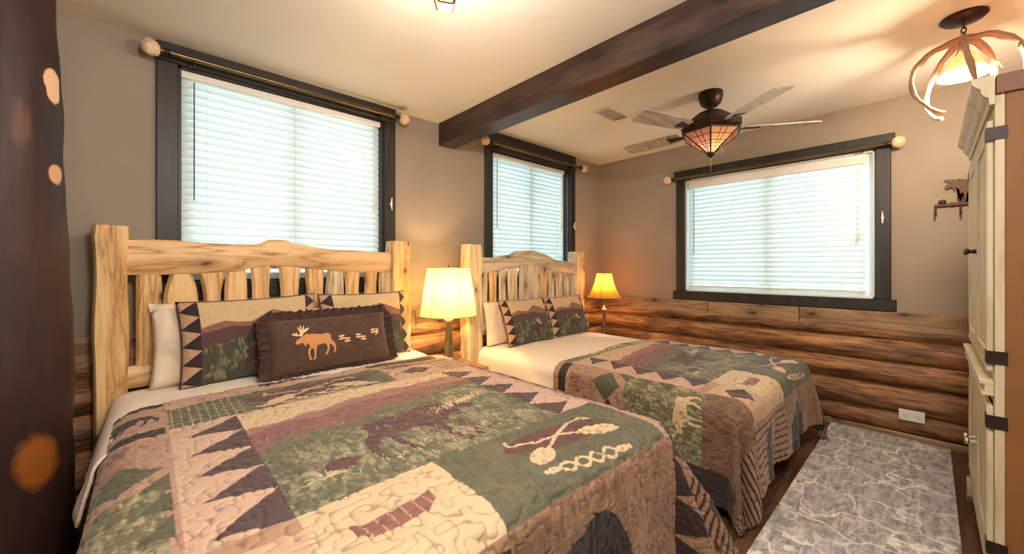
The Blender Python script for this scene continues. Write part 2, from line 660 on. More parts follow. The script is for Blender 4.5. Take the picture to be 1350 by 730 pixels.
def quilt_print():
    Q = Print(-1.25, 1.25, 0.0, 2.10, .0017, PINK)
    Q.tc = LGREEN
    h, w = Q.h, Q.w
    n1 = vnoise(h, w, 34, 1)
    n2 = vnoise(h, w, 9, 2)
    n3 = vnoise(h, w, 5, 3, 3.5)
    n4 = vnoise(h, w, 4, 4, .4)
    brush = np.clip((n1 * .28 + n2 * .25 + n3 * .42 + n4 * .45 - .62) * 3.4, 0, 1) * .8
    brush2 = np.clip((vnoise(h, w, 40, 8) * .5 + n3 * .3 + n4 * .4 - .56) * 4.0, 0, 1) * .75
    soft = np.clip((n1 * .5 + n2 * .5 - .45) * 2, 0, 1) * .35
    trees = np.clip((n3 * .6 + n1 * .6 - .62) * 4, 0, 1) * .6
    # strip of blocks across the head end
    Q.rect(-.62, .62, 0, .10, PINK)
    Q.rect(-.30, -.05, .0, .03, DARK)
    Q.rect(.18, .58, .012, .075, PURPLE)
    Q.rect(-.62, .20, .10, .345, GREEN, soft)
    for i in range(9):
        Q.line([(-.60 + i * .025, .10), (-.60 + i * .025, .345)], .004, LGREEN)
    for i in range(6):
        Q.line([(-.62, .13 + i * .036), (-.40, .13 + i * .036)], .004, LGREEN)
    Q.ell(-.13, .22, .25, .075, MAROON)
    crossed(Q, -.13, .22, 1.0)
    rope(Q, -.36, .315, .12, .315)
    Q.rect(.22, .62, .10, .15, BROWN, soft)
    Q.poly([(.26, .25), (.36, .20), (.44, .25), (.36, .30)], PURPLE)
    Q.rect(.46, .62, .17, .33, (188, 146, 128))
    # side columns of triangles
    Q.rect(-.61, -.43, .345, 1.45, (226, 190, 166))
    Q.rect(.43, .61, .345, 1.45, (222, 184, 168))
    for i in range(6):
        a = .36 + i * .157
        b = a + .157
        if b < 1.32:
            Q.poly([(-.43, a), (-.43, b), (-.572, a + .118)], PURPLE)
            Q.poly([(.43, a), (.43, b), (.572, a + .078)], PURPLE)
    # centre scene
    Q.rect(-.43, .43, .36, 1.14, GREEN, brush)
    Q.rect(-.43, .43, .36, .62, CREAM)
    ridge = [(-.43, .535), (-.34, .545), (-.25, .505), (-.17, .512), (-.08, .475), (0, .482), (.08, .448), (.18, .462), (.28, .43), (.43, .452)]
    Q.poly(ridge + [(.43, .70), (-.43, .72)], (176, 122, 112))
    r2 = [(-.43, .60), (-.30, .555), (-.20, .58), (-.10, .53), (.05, .555), (.20, .52), (.43, .56)]
    Q.poly(r2 + [(.43, .74), (-.43, .82)], MAUVE)
    Q.tc = GREEN
    Q.poly([(-.43, .74), (-.30, .70), (-.15, .72), (0, .66), (.15, .64), (.30, .58), (.43, .585), (.43, 1.14), (-.43, 1.14)], (120, 112, 88), brush)
    Q.tc = LGREEN
    Q.poly([(-.43, .80), (-.2, .77), (.05, .72), (.3, .63), (.43, .62), (.43, 1.14), (-.43, 1.14)], GREEN, brush)
    Q.poly(place(MOOSE, -.20, .74, .47, True), (92, 58, 64))
    Q.tc = (168, 150, 118)
    Q.poly(ridge + [(.43, 1.0), (-.43, 1.0)], (150, 104, 98), brush2 * 1.0) if False else None
    for i in range(110):
        u = .20 + rng.gauss(.05, .075)
        vv = .80 - (u - .20) * .25 + rng.gauss(0, .012)
        Q.line([(u, vv), (u + rng.uniform(-.01, .02), vv - rng.uniform(.015, .035))], .0035, CREAM)
    for i in range(260):
        u = rng.uniform(-.42, .42)
        vv = rng.uniform(.66, 1.10)
        c = rng.choice(((196, 184, 146), (170, 164, 128), (130, 124, 98), (110, 78, 80)))
        Q.line([(u, vv), (u + rng.uniform(-.012, .012), vv - rng.uniform(.01, .03))], .003, c)
    for i in range(60):
        u = -.2 + rng.random() * .6
        vv = 1.05 + rng.gauss(0, .02) - u * .06
        Q.line([(u, vv), (u + rng.uniform(-.012, .012), vv - rng.uniform(.015, .03))], .0035, (214, 196, 150))
    for i in range(22):
        t = rng.uniform(0, PI)
        Q.line([(-.33, 1.03), (-.33 + .055 * math.cos(t), 1.03 - .055 * math.sin(t))], .003, (220, 200, 156))
    Q.ell(-.28, .985, .045, .03, MAROON)
    # bottom row
    Q.rect(-.61, -.10, 1.14, 1.46, (222, 186, 154))
    Q.poly([(-.43, 1.14), (-.10, 1.14), (-.10, 1.46), (-.43, 1.46)], CREAM)
    Q.poly([(-.36, 1.245), (-.33, 1.262), (-.21, 1.262), (-.175, 1.245), (-.18, 1.29), (-.21, 1.315), (-.33, 1.315), (-.355, 1.29)], (150, 96, 88))
    for i in range(6):
        Q.line([(-.34 + i * .028, 1.265), (-.335 + i * .028, 1.312)], .004, (206, 160, 136))
    Q.rect(-.61, -.43, 1.14, 1.19, (196, 152, 122))
    Q.poly([(-.61, 1.30), (-.52, 1.24), (-.44, 1.30), (-.52, 1.38)], PURPLE)
    Q.rect(-.10, .62, 1.14, 1.46, GREEN, soft)
    Q.ell(.29, 1.258, .21, .062, MAROON, .12)
    crossed(Q, .29, 1.26, 1.0)
    rope(Q, .08, 1.388, .43, 1.432)
    # foot drop
    Q.rect(-1.25, 1.25, 1.46, 2.10, (186, 146, 116))
    for i in range(11):
        Q.line([(-.62, 1.495 + i * .036), (-.10, 1.495 + i * .036)], .010, DARK)
    for i in range(14):
        Q.line([(-1.2 + i * .035, 1.50), (-1.2 + i * .035, 2.1)], .012, DARK)
    Q.tc = BROWN
    Q.rect(-.10, .62, 1.46, 2.10, (178, 138, 108), brush)
    Q.poly([(-.02, 2.1), (.0, 1.63), (.03, 1.60), (.06, 1.60), (.10, 1.57), (.14, 1.565), (.20, 1.535), (.25, 1.54), (.30, 1.58), (.34, 1.66), (.36, 1.80), (.36, 2.1)], (44, 32, 32))
    Q.poly([(-.45, 1.56), (-.36, 1.50), (-.33, 1.75), (-.38, 1.95), (-.40, 1.72), (-.43, 1.9), (-.46, 1.7)], DARK)
    # right-hand hanging column
    Q.rect(.62, 1.25, 0, 1.46, (196, 158, 136))
    Q.rect(.62, 1.25, 1.46, 2.10, (176, 134, 104))
    for i in range(4):
        Q.poly([(.66, 1.40 + i * .13), (.66, 1.53 + i * .13), (.86, 1.50 + i * .13)], (58, 36, 34))
    for i in range(13):
        Q.line([(.86 + i * .028, 1.30), (.80 + i * .028, 2.1)], .011, (66, 44, 34))
    for u, vv in ((.98, 1.62), (.92, 1.86), (1.12, 1.80)):
        Q.ell(u, vv, .07, .055, (84, 44, 38))
        for j in range(4):
            Q.ell(u - .055 + j * .036, vv - .075, .014, .018, (84, 44, 38))
    for i in range(7):
        Q.poly([(.64, .10 + i * .17), (.64, .27 + i * .17), (.78, .18 + i * .17)], PURPLE)
    # left-hand hanging column
    Q.rect(-1.25, -.61, 0, 1.46, (198, 158, 136))
    Q.rect(-1.25, -.62, 0, .045, DARK)
    Q.rect(-1.25, -.62, .31, .37, DARK)
    Q.poly(place(MOOSE, -.80, .12, .17), DARK)
    Q.poly([(-1.25, .12), (-.95, .12), (-.80, .16), (-.66, .14), (-.70, .20), (-.78, .24), (-.95, .26), (-1.25, .25)], DARK)
    Q.tc = MAROON
    Q.rect(-1.05, -.70, .40, .60, (184, 138, 116), trees)
    Q.tc = LGREEN
    Q.poly([(-.63, .66), (-.72, .57), (-.82, .66), (-.72, .75)], GREEN)
    Q.poly([(-.80, .68), (-.93, .60), (-1.0, .70), (-.93, .80)], DARK)
    Q.rect(-1.25, -.63, .78, 1.30, (116, 110, 82), np.clip(brush * 1.3, 0, .9))
    for i in range(3):
        Q.poly([(-.62, .70 + i * .12), (-.62, .80 + i * .12), (-.68, .78 + i * .12)], GREEN)
    Q.poly(place(MOOSE, -.87, 1.06, .20), (236, 204, 156))
    Q.line([(-.85, 1.09), (-.92, 1.05), (-.91, 1.01)], .012, (236, 204, 156))
    Q.tc = (110, 78, 58)
    Q.rect(-1.25, -.62, 1.20, 1.52, (150, 114, 88), brush)
    Q.poly([(-1.25, .75), (-1.25, 1.46), (-1.02, 1.46), (-.98, .95)], (62, 46, 42))
    # shade of the meandering stitch grooves, painted brown into the print
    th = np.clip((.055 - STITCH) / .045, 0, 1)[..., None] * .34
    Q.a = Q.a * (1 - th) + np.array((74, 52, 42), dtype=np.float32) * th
    return Q.image('quilt_print', .87)


def crossed(Q, cu, cv, k, fl=1):
    """two crossed cream paddles, centred on (cu, cv)"""
    def t(u, v):
        return (cu + (u - .29) * k, cv + fl * (v - 1.26) * k)
    Q.line([t(.114, 1.214), t(.20, 1.243), t(.279, 1.256), t(.36, 1.29)], .013 * k, CREAM)
    Q.line([t(.114, 1.214), t(.118, 1.190)], .013 * k, CREAM)
    Q.line([t(.473, 1.237), t(.455, 1.212), t(.389, 1.213), t(.279, 1.256), t(.20, 1.295)], .013 * k, CREAM)
    Q.ell(*t(.425, 1.315), .078 * k, .031 * k, CREAM, fl * .40)
    Q.ell(*t(.150, 1.318), .058 * k, .034 * k, CREAM, -fl * .45)


def rope(Q, u0, v0, u1, v1):
    n = 26
    for ph in (0, PI):
        Q.line([(u0 + (u1 - u0) * i / n, v0 + (v1 - v0) * i / n + .018 * math.sin(i * .75 + ph) * (1 if 4 < i < 22 else .35)) for i in range(n + 1)], .010, CREAM)


def sham_print():
    P = Print(0, .66, 0, .44, .0011, (214, 178, 148))
    h, w = P.h, P.w
    n1 = vnoise(h, w, 30, 11)
    n2 = vnoise(h, w, 8, 12)
    n3 = vnoise(h, w, 7, 13, 3)
    br = np.clip((n1 * .5 + n3 * .5 - .5) * 4, 0, 1) * .8
    lo = np.clip((n2 - .4) * 2, 0, 1) * .25
    P.tc = (160, 150, 112)
    P.rect(.085, .60, 0, .44, (226, 196, 152))
    P.tc = (110, 80, 76)
    P.poly([(.085, .15), (.13, .135), (.19, .118), (.25, .13), (.31, .135), (.37, .105), (.42, .075), (.47, .09), (.53, .11), (.60, .135), (.60, .3), (.085, .3)], (158, 112, 98), lo)
    P.poly([(.085, .175), (.15, .165), (.22, .15), (.30, .16), (.38, .145), (.48, .165), (.60, .17), (.60, .3), (.085, .3)], (100, 70, 70), lo)
    P.tc = (152, 146, 110)
    P.poly([(.085, .25), (.15, .24), (.25, .22), (.33, .20), (.42, .22), (.50, .19), (.60, .21), (.60, .44), (.085, .44)], (78, 76, 62), br)
    for (cx, hh) in ((.17, .12), (.31, .16), (.44, .12), (.53, .14)):
        for i in range(40):
            t = rng.random()
            y = .39 - hh * t
            sp = .05 * (1 - t)
            x = cx + rng.uniform(-sp, sp)
            P.line([(x, y), (x + rng.uniform(-.008, .008), y + .012)], .003, rng.choice(((140, 132, 100), (116, 108, 84), (96, 84, 72))))
    P.poly(place(MOOSE, .27, .27, .20, True), (84, 54, 58))
    P.poly(place(ANTLER, .27, .27, .20, True), (216, 190, 150))
    P.rect(0, .085, 0, .44, (212, 170, 140))
    P.rect(.60, .66, 0, .44, (206, 168, 142))
    for i in range(5):
        P.poly([(.085, .088 * i + .0), (.085, .088 * (i + 1)), (.004, .088 * i + .06)], (58, 42, 46))
        P.poly([(.60, .088 * i + .0), (.60, .088 * (i + 1)), (.655, .088 * i + .05)], (66, 48, 52))
    P.rect(0, .66, 0, .007, (58, 42, 44))
    P.rect(0, .66, .434, .44, (52, 44, 40))
    P.rect(0, .006, 0, .44, (58, 42, 44))
    return P.image('sham_print', .93)


def moose_print():
    P = Print(0, .60, 0, .29, .0010, (82, 60, 48))
    n = vnoise(P.h, P.w, 22, 5)
    P.a *= (.9 + .2 * n[..., None])
    k = .60 / 1261 * 1.22
    for pts, c in ((MOOSE, (206, 148, 92)), (ANTLER, (232, 200, 160))):
        P.poly([(.105 + x * .185, .095 + y * .185) for x, y in pts], c)
    for (x, y, r) in ((.325, .135, -.1), (.352, .153, 0), (.415, .138, .1), (.442, .153, 0), (.505, .118, -.2), (.527, .125, -.9)):
        for dy in (-.005, .005):
            P.ell(x, y + dy * 1.5, .017, .0058, (228, 190, 146), r)
    return P.image('moose_pillow_print')


def print_material(name, img, stitch=26.0, depth=.012, strength=.8, rough=.9):
    k = NT(name)
    tc = k.n('ShaderNodeTexCoord')
    ti = k.n('ShaderNodeTexImage')
    ti.image = img
    k.l(tc.outputs['UV'], ti.inputs['Vector'])
    col = ti.outputs['Color']
    v = k.coords()
    fine = k.noise(v, 260, 2)
    col = k.mix(.12, col, k.ramp(fine, [(.3, .35), (.7, 1.0)]), 'MULTIPLY')
    if stitch:
        nz = k.noise(v, stitch, 0, .5, .15)
        fr = k.math('FRACT', k.math('MULTIPLY', nz, 2.6))
        d = k.math('ABSOLUTE', k.math('SUBTRACT', fr, .5))
        hgt = k.ramp(d, [(0.0, 0.0), (.06, .25), (.22, .8), (.42, 1.0)])
        hgt = k.math('ADD', hgt, k.math('MULTIPLY', k.noise(v, stitch * 1.6, 1), .6))
        hgt = k.math('ADD', hgt, k.math('MULTIPLY', fine, .05))
        k.bump(hgt, strength, depth)
    else:
        k.bump(k.math('ADD', k.noise(v, 10, 3, .5, .8), k.math('MULTIPLY', fine, .08)), .25, .010)
    m = k.base(col, rough)
    k.p.inputs['Sheen Weight'].default_value = .15
    return m


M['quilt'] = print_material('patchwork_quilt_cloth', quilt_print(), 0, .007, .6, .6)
M['sham'] = print_material('patchwork_sham_cloth', sham_print(), 40, .006, .5)
M['moosecloth'] = print_material('brown_moose_cloth', moose_print(), 0)
M['frill'] = plain('brown_fur_frill', (72, 50, 42), .95, 0, .4, 70, .6)

# ------------------------------------------------------------------ the room
YA, XB = 2.65, 3.87
ZN, ZF = CAMZ + 1.14, CAMZ + 1.205
XL, YF = -1.55, -.80
T = .16
WIN_A = [(.113, 1.22), (2.224, 3.31)]
WA_Z = (CAMZ - .075, CAMZ + 1.045)
WIN_B = (.273, 1.643)
WB_Z = (CAMZ - .225, CAMZ + .86)

mb = MB()
xs = [XL - T, WIN_A[0][0], WIN_A[0][1], WIN_A[1][0], WIN_A[1][1], XB + T]
for i in range(5):
    if i in (1, 3):
        mb.box(xs[i], xs[i + 1], YA, YA + T, -.1, WA_Z[0])
        mb.box(xs[i], xs[i + 1], YA, YA + T, WA_Z[1], ZF + .2)
    else:
        mb.box(xs[i], xs[i + 1], YA, YA + T, -.1, ZF + .2)
wall_back = struct(mb.build('wall_back', M['wall']))
mb = MB()
mb.box(XB, XB + T, YF - T, WIN_B[0], -.1, ZF + .2)
mb.box(XB, XB + T, WIN_B[1], YA, -.1, ZF + .2)
mb.box(XB, XB + T, WIN_B[0], WIN_B[1], -.1, WB_Z[0])
mb.box(XB, XB + T, WIN_B[0], WIN_B[1], WB_Z[1], ZF + .2)
wall_right = struct(mb.build('wall_right', M['wall']))
wall_left = struct(MB().box(XL - T, XL, YF - T, YA, -.1, ZF + .2).build('wall_left', M['wall']))
wall_front = struct(MB().box(XL, XB, YF - T, YF, -.1, ZF + .2).build('wall_front', M['wall']))
BX0, BX1 = 1.676, 1.822
ceiling = struct(MB().box(XL, BX0 + .02, YF, YA, ZN, ZF + .2).box(BX0 + .02, XB, YF, YA, ZF, ZF + .2).build('ceiling', M['ceiling']))

# floor boards
floor = struct(MB().box(XL, XB, YF, YA, -.1, -.012).build('floor', M['floor']))
plank_mesh = {}
row = 0
y = YF
while y < YA - .01:
    w_ = min(.125, YA - y)
    x = XL
    first = True
    while x < XB - .01:
        L = 1.35 if not first else .35 + .31 * (row % 4)
        first = False
        x1 = min(x + L, XB)
        key = (round(x1 - x, 3), round(w_, 3))
        if key not in plank_mesh:
            o = MB().box(0, key[0] - .002, 0, key[1] - .002, 0, .012, .0015).build('plank', M['floor'], floor)
            plank_mesh[key] = o.data
        else:
            o = bpy.data.objects.new('plank', plank_mesh[key])
            C.objects.link(o)
            o.parent = floor
        o.location = (x, y, -.012)
        x = x1
    y += w_
    row += 1


# log wainscot
def make_log(name, L, r, mat, parent, axis, loc, seed):
    """a peeled half-buried log of length L; wobbling girth"""
    n = max(6, int(L / .09))
    rings = []
    sg = 14
    for i in range(n + 1):
        t = i / n * L
        ring = []
        for j in range(sg):
            a = 2 * PI * j / sg
            rr = r * (1 + .10 * noise.noise(Vector((t * 1.3 + seed, math.cos(a) * .8, math.sin(a) * .8))) + .05 * noise.noise(Vector((t * 7 + seed, math.cos(a) * 2, math.sin(a) * 2))))
            p, q = rr * math.cos(a), rr * math.sin(a)
            ring.append((t, p, q) if axis == 0 else (p, t, q))
        rings.append(ring)
    o = MB().loft(rings).build(name, mat, parent, True)
    o.location = loc
    return o


LOGS = ((.705, .052), (.583, .090), (.428, .095), (.250, .106), (.095, .092))
for i, (z, r) in enumerate(LOGS):
    make_log('log', YA - YF - .02, r, M['log_y'], wall_right, 1, (XB - .005, YF + .01, z), i * 11.3)
    make_log('log', XB - XL - .08, r, M['log_x'], wall_back, 0, (XL + .01, YA - .005, z), 50 + i * 7.7)
for (a, b) in ((YF, -.2), (-.2, .72), (.72, 1.42), (1.42, YA - .045)):
    MB().box(XB - .045, XB, a + .002, b - .002, .728, .857, .006).build('board', M['board_y'], wall_right)
for (a, b) in ((XL, .4), (.4, 1.45), (1.45, 2.6), (2.6, XB - .045)):
    MB().box(a + .002, b - .002, YA - .045, YA, .728, .857, .006).build('board', M['board_x'], wall_back)
struct(MB().box(XB - .105, XB - .085, YF, YA - .11, 0, .042, .004).build('baseboard_right', M['board_y']))
struct(MB().box(XL, XB - .11, YA - .105, YA - .085, 0, .042, .004).build('baseboard_back', M['board_x']))


# ------------------------------------------------------------------ windows (casing, frame, sash, panes)
def window(name, W, Z0, Z1, place_fn, ext, vinyl_w, head_ext=.0, cas=.082, head_top=None, apron=True, jamb='dark'):
    """u runs along the wall, d is depth from the wall face into the room (positive)"""
    def bx(u0, u1, d0, d1, z0, z1, b=.0):
        m = MB().box(u0, u1, d0, d1, z0, z1, b)
        m.v = [place_fn(*p) for p in m.v]
        return m
    fr = bx(0, .05, -.12, -.07, Z0, Z1)
    for part in (bx(W - .05, W, -.12, -.07, Z0, Z1), bx(.05, W - .05, -.12, -.07, Z0, Z0 + .05), bx(.05, W - .05, -.12, -.07, Z1 - .05, Z1), bx(W / 2 - .022, W / 2 + .022, -.115, -.08, Z0 + .05, Z1 - .05)):
        fr.add(part.v, part.f)
    root = struct(fr.build(name, M['vinyl']))
    for (a, b) in ((.05, W / 2 - .022), (W / 2 + .022, W - .05)):
        bx(a, b, -.098, -.092, Z0 + .05, Z1 - .05).build('pane', M['glass'], root)
    bx(-cas, 0, 0, .022, Z0, Z1 + .0, .004).build('side_casing', M['dark_trim_z'], root)
    bx(W, W + cas, 0, .022, Z0, Z1 + .0, .004).build('side_casing', M['dark_trim_z'], root)
    bx(-cas - head_ext, W + cas + head_ext, 0, .028, Z1, head_top, .004).build('head_casing', M['dark_trim'], root)
    bx(-cas - ext, W + cas + ext, 0, .032, Z0 - .085, Z0, .004).build('sill_casing', M['dark_trim'], root)
    jm = M['dark_trim_z'] if jamb == 'dark' else M['vinyl']
    jb = bx(-.001, .012, -.07, 0, Z0, Z1)
    for part in (bx(W - .012, W + .001, -.07, 0, Z0, Z1), bx(0, W, -.07, 0, Z1 - .012, Z1 + .001), bx(0, W, -.07, 0, Z0 - .001, Z0 + .012)):
        jb.add(part.v, part.f)
    jb.build('jamb', jm, root)
    return root


def blind(label, W, Z0, Z1, place_fn, u0, u1, rail_h, d=-.036):
    """u0..u1 span of the slats within the opening"""
    def tr(m):
        m.v = [place_fn(*p) for p in m.v]
        return m
    root = thing('window_blind', label, 'blind', place_fn((u0 + u1) / 2, d, Z1 - .014), 0, 'white slatted window blinds')
    off = Vector(root.location)

    def put(m, name, mat, sm=False):
        m = tr(m)
        m.v = [tuple(Vector(p) - off) for p in m.v]
        return m.build(name, mat, root, sm)
    put(MB().box(u0 - .006, u1 + .006, d - .026, d + .03, Z1 - .014 - rail_h, Z1 - .014, .004), 'headrail', M['plastic'])
    pitch = .0405
    zt = Z1 - .014 - rail_h - .018
    n = int((zt - Z0 - .045) / pitch)
    ang = R(67)
    for i in range(n):
        z = zt - i * pitch - rng.uniform(0, .0015)
        pts = []
        seg = 4
        hw = .0268
        up, lo = [], []
        for j in range(seg + 1):
            t = -1 + 2 * j / seg
            bow = .005 * (1 - t * t)
            dd = t * hw * math.cos(ang) + bow * math.sin(ang)
            zz = -t * hw * math.sin(ang) + bow * math.cos(ang)
            up.append((dd, zz))
            lo.append((dd - .0012, zz - .0024))
        prof = up + lo[::-1]
        r0 = [(u0, d + a, z + b) for a, b in prof]
        r1 = [(u1, d + a, z + b) for a, b in prof]
        put(MB().loft([r0, r1]), 'slat', M['slat'])
    zb = zt - n * pitch
    put(MB().box(u0, u1, d - .014, d + .018, zb - .012, zb + .008, .004), 'bottom_rail', M['plastic'])
    for f in (.10, .5, .90):
        uu = u0 + (u1 - u0) * f
        put(MB().box(uu - .0012, uu + .0012, d + .0185, d + .0205, zb, zt + .02), 'ladder_cord', M['plastic'])
    m = MB()
    m.tube([(u1 - .045, d + .033, zt), (u1 - .047, d + .034, zt - .25), (u1 - .045, d + .034, zt - .52)], .0022, 5)
    m.tube([(u1 - .045, d + .034, zt - .52), (u1 - .045, d + .034, zt - .57)], [.003, .010], 8)
    put(m, 'pull_cord', M['vent'])
    m = MB()
    m.tube([(u1 - .033, d + .033, zt), (u1 - .032, d + .034, zt - .50)], .0022, 5)
    m.tube([(u1 - .032, d + .034, zt - .50), (u1 - .032, d + .034, zt - .55)], [.003, .010], 8)
    put(m, 'pull_cord', M['vent'])
    put(MB().tube([(u0 + .05, d + .036, zt), (u0 + .05, d + .037, zt - .62)], .0035, 6), 'tilt_wand', M['steel'])
    return root


def pf_back(x0):
    return lambda u, d, z: (x0 + u, YA - d, z)


def pf_right(u, d, z):
    return (XB - d, WIN_B[1] - u, z)


for i, (a, b) in enumerate(WIN_A):
    window('window_%d' % (i + 1), b - a, WA_Z[0], WA_Z[1], pf_back(a), .02, .05, .0, .085, (ZN, ZF)[i] - .002)
    lab = ('closed white blind in the window above the nearest bed, left of the ceiling beam',
           'closed white blind in the window above the farther bed, right of the ceiling beam')[i]
    blind(lab, b - a, WA_Z[0], WA_Z[1], pf_back(a), .014, (b - a) - (.022 if i == 0 else .075), .035)
WB = WIN_B[1] - WIN_B[0]
window('window_3', WB, WB_Z[0], WB_Z[1], pf_right, .028, .05, .02, .085, CAMZ + .957, jamb='vinyl')
blind('closed white blind in the wide right-hand window above the log wainscot', WB, WB_Z[0], WB_Z[1], pf_right, .03, WB - .055, .07)


# ------------------------------------------------------------------ curtain rods, cleats
def finial(parent, c, axis_dir, name='finial'):
    m = MB()
    prof = [(.001, -.034), (.016, -.033), (.030, -.024), (.038, -.006), (.038, .010), (.030, .026), (.015, .036), (.001, .038)]
    rings = []
    d = Vector(axis_dir).normalized()
    a = d.orthogonal().normalized()
    b = d.cross(a)
    for i, (r, t) in enumerate(prof):
        rings.append([tuple(Vector(c) + d * t + (a * math.cos(q) + b * math.sin(q)) * r * (1 + .10 * math.sin(5 * q + i))) for q in [2 * PI * k / 16 for k in range(16)]])
    m.loft(rings)
    return m.build(name, M['burr'], parent, True)


def curtain_rod(label, p0, p1, wall_dir, gap):
    root = thing('curtain_rod', label, 'curtain rod', p0, 0, 'curtain rods above the windows')
    q = Vector(p1) - Vector(p0)
    d = q.normalized()
    MB().tube([(0, 0, 0), q * .5, q], .0125, 10).build('rod', M['rod'], root, True)
    for base, s in ((Vector((0, 0, 0)), 1), (q, -1)):
        MB().tube([base + d * s * t for t in (.010, .016, .018, .026, .028, .036)], [.0175, .0175, .014, .014, .0175, .0175], 10).build('collar', M['bronze'], root, True)
    finial(root, d * -.036, -d)
    finial(root, q + d * .036, d)
    w = Vector(wall_dir)
    for t in (.10, .90):
        c = q * t
        b = MB().tube([c + Vector((0, 0, -.012)), c + w * gap * .5 + Vector((0, 0, -.02)), c + w * gap], .006, 8)
        b.box(*(sorted((c.x + w.x * gap - .012, c.x + w.x * gap + .012))), *(sorted((c.y + w.y * gap - .012, c.y + w.y * gap + .012))), c.z - .02, c.z + .02)
        b.build('bracket', M['bronze'], root)
    return root


curtain_rod('brass curtain rod with pale antler finials over the large window above the nearest bed', (.045, 2.56, CAMZ + 1.062), (1.30, 2.56, CAMZ + 1.062), (0, 1, 0), .05)
curtain_rod('dark curtain rod with pale finials over the window behind the ceiling beam', (2.12, 2.56, CAMZ + 1.075), (3.42, 2.56, CAMZ + 1.075), (0, 1, 0), .05)
curtain_rod('curtain rod with pale finials over the wide window on the right-hand wall', (XB - .09, 1.745, CAMZ + .868), (XB - .09, .185, CAMZ + .868), (1, 0, 0), .05)


def cleat(label, loc, wall):
    root = thing('cord_cleat', label, 'cord cleat', loc, 0, 'white cord cleats on the window casings')
    n, a = (Vector((0, -1, 0)), Vector((1, 0, 0))) if wall == 'back' else (Vector((-1, 0, 0)), Vector((0, -1, 0)))
    z = Vector((0, 0, 1))
    m = MB()
    m.tube([n * .0, n * .014], .009, 8)
    m.build('stem', M['plastic'], root, True)
    m = MB()
    m.tube([n * .024 + z * .042, n * .016 + z * .022, n * .012, n * .016 - z * .022, n * .024 - z * .042], [.003, .005, .0065, .005, .003], 8)
    m.build('horn', M['plastic'], root, True)


cleat('small white cord cleat on the right casing of the window above the nearest bed', (1.265, YA - .022, CAMZ + .455), 'back')
cleat('small white cord cleat on the right casing of the window above the farther bed', (3.36, YA - .022, CAMZ + .45), 'back')
cleat('small white cord cleat on the right casing of the wide right-hand window', (XB - .022, .232, CAMZ + .36), 'right')

# ------------------------------------------------------------------ beam, corner post, vent
rings = []
for i in range(41):
    y_ = YF + .01 + i * (YA - YF - .02) / 40
    w1 = .004 * noise.noise(Vector((y_ * 2, 1, 1)))
    w2 = .004 * noise.noise(Vector((y_ * 2, 5, 1)))
    zb = CAMZ + .966 + w1
    rings.append([(BX0 + .006 + w2, y_, zb), (BX0 + w2, y_, zb + .008), (BX0 + w2 * .5, y_, ZN - .001), (BX0 + .019, y_, ZN - .001), (BX0 + .021, y_, ZF - .001), (BX1, y_, ZF - .001), (BX1 + w1, y_, zb + .008), (BX1 - .006 + w1, y_, zb)])
tag(MB().loft(rings).build('ceiling_beam', M['beam'], off=(BX0, 0, CAMZ + .966)), 'dark brown wooden beam crossing the ceiling between the two beds', 'beam')

PX, PY = -.395, 2.26
rings = []
for i in range(48):
    z = .001 + (ZN - .003) * i / 47
    ring = []
    for j in range(22):
        a = 2 * PI * j / 22
        rr = .202 - .027 * z + .012 * noise.noise(Vector((math.cos(a), math.sin(a), z * 1.6))) + .007 * noise.noise(Vector((math.cos(a) * 3, math.sin(a) * 3, z * 6)))
        ring.append((PX + rr * math.cos(a), PY + rr * math.sin(a), z))
    rings.append(ring)
tag(MB().loft(rings).build('log_post', M['post'], None, True, off=(PX, PY, 1.0)), 'thick dark reddish brown log post with pale scars at the left edge', 'post')

vent = thing('ceiling_vent', 'small rectangular vent grille in the white ceiling left of the ceiling fan', 'vent', (2.66, 1.70, ZF), 0)
m = MB()
m.box(-.15, .15, -.085, -.06, -.008, -.0005, .002).box(-.15, .15, .06, .085, -.008, -.0005, .002).box(-.15, -.125, -.06, .06, -.008, -.0005, .002).box(.125, .15, -.06, .06, -.008, -.0005, .002)
m.build('frame', M['vent'], vent)
m = MB()
for i in range(9):
    y0 = -.054 + i * .0125
    m.add([(-.125, y0, -.007), (.125, y0, -.007), (.125, y0 + .008, -.001), (-.125, y0 + .008, -.001), (-.125, y0 + .0012, -.008), (.125, y0 + .0012, -.008), (.125, y0 + .0092, -.002), (-.125, y0 + .0092, -.002)],
          [[0, 1, 2, 3], [4, 7, 6, 5], [0, 4, 5, 1], [2, 6, 7, 3], [0, 3, 7, 4], [1, 5, 6, 2]])
m.build('louver', M['vent'], vent)

# ------------------------------------------------------------------ beds
def wavy_plank(zs, left, right, y0, y1, seed, off, mat, parent, name):
    """upright live-edge plank; left/right give x at each z"""
    rings = []
    for i, z in enumerate(zs):
        a, b = left[i], right[i]
        bul = .004 * noise.noise(Vector((z * 9, seed, 0)))
        e = min(.012, (b - a) * .25)
        rings.append([(a + e, y0 + bul, z), (b - e, y0 + bul, z), (b, y0 + .012, z), (b + .003, (y0 + y1) / 2, z), (b, y1 - .012, z), (b - e, y1, z), (a + e, y1, z), (a, y1 - .012, z), (a - .003, (y0 + y1) / 2, z), (a, y0 + .012, z)])
    return MB().loft(rings).build(name, mat, parent, True, off=None)


def rail_plank(xs_, tops, bots, y0, y1, mat, parent, name):
    rings = []
    for x, t, b in zip(xs_, tops, bots):
        e = .014
        rings.append([(x, y0 + .004, b + e), (x, y0, (t + b) / 2), (x, y0 + .004, t - e), (x, y0 + .016, t), (x, y1 - .016, t), (x, y1, t - e), (x, y1, b + e), (x, y1 - .016, b), (x, y0 + .016, b)])
    return MB().loft(rings).build(name, mat, parent, True)


def interp(x, pts):
    return float(np.interp(x, [p[0] for p in pts], [p[1] for p in pts]))


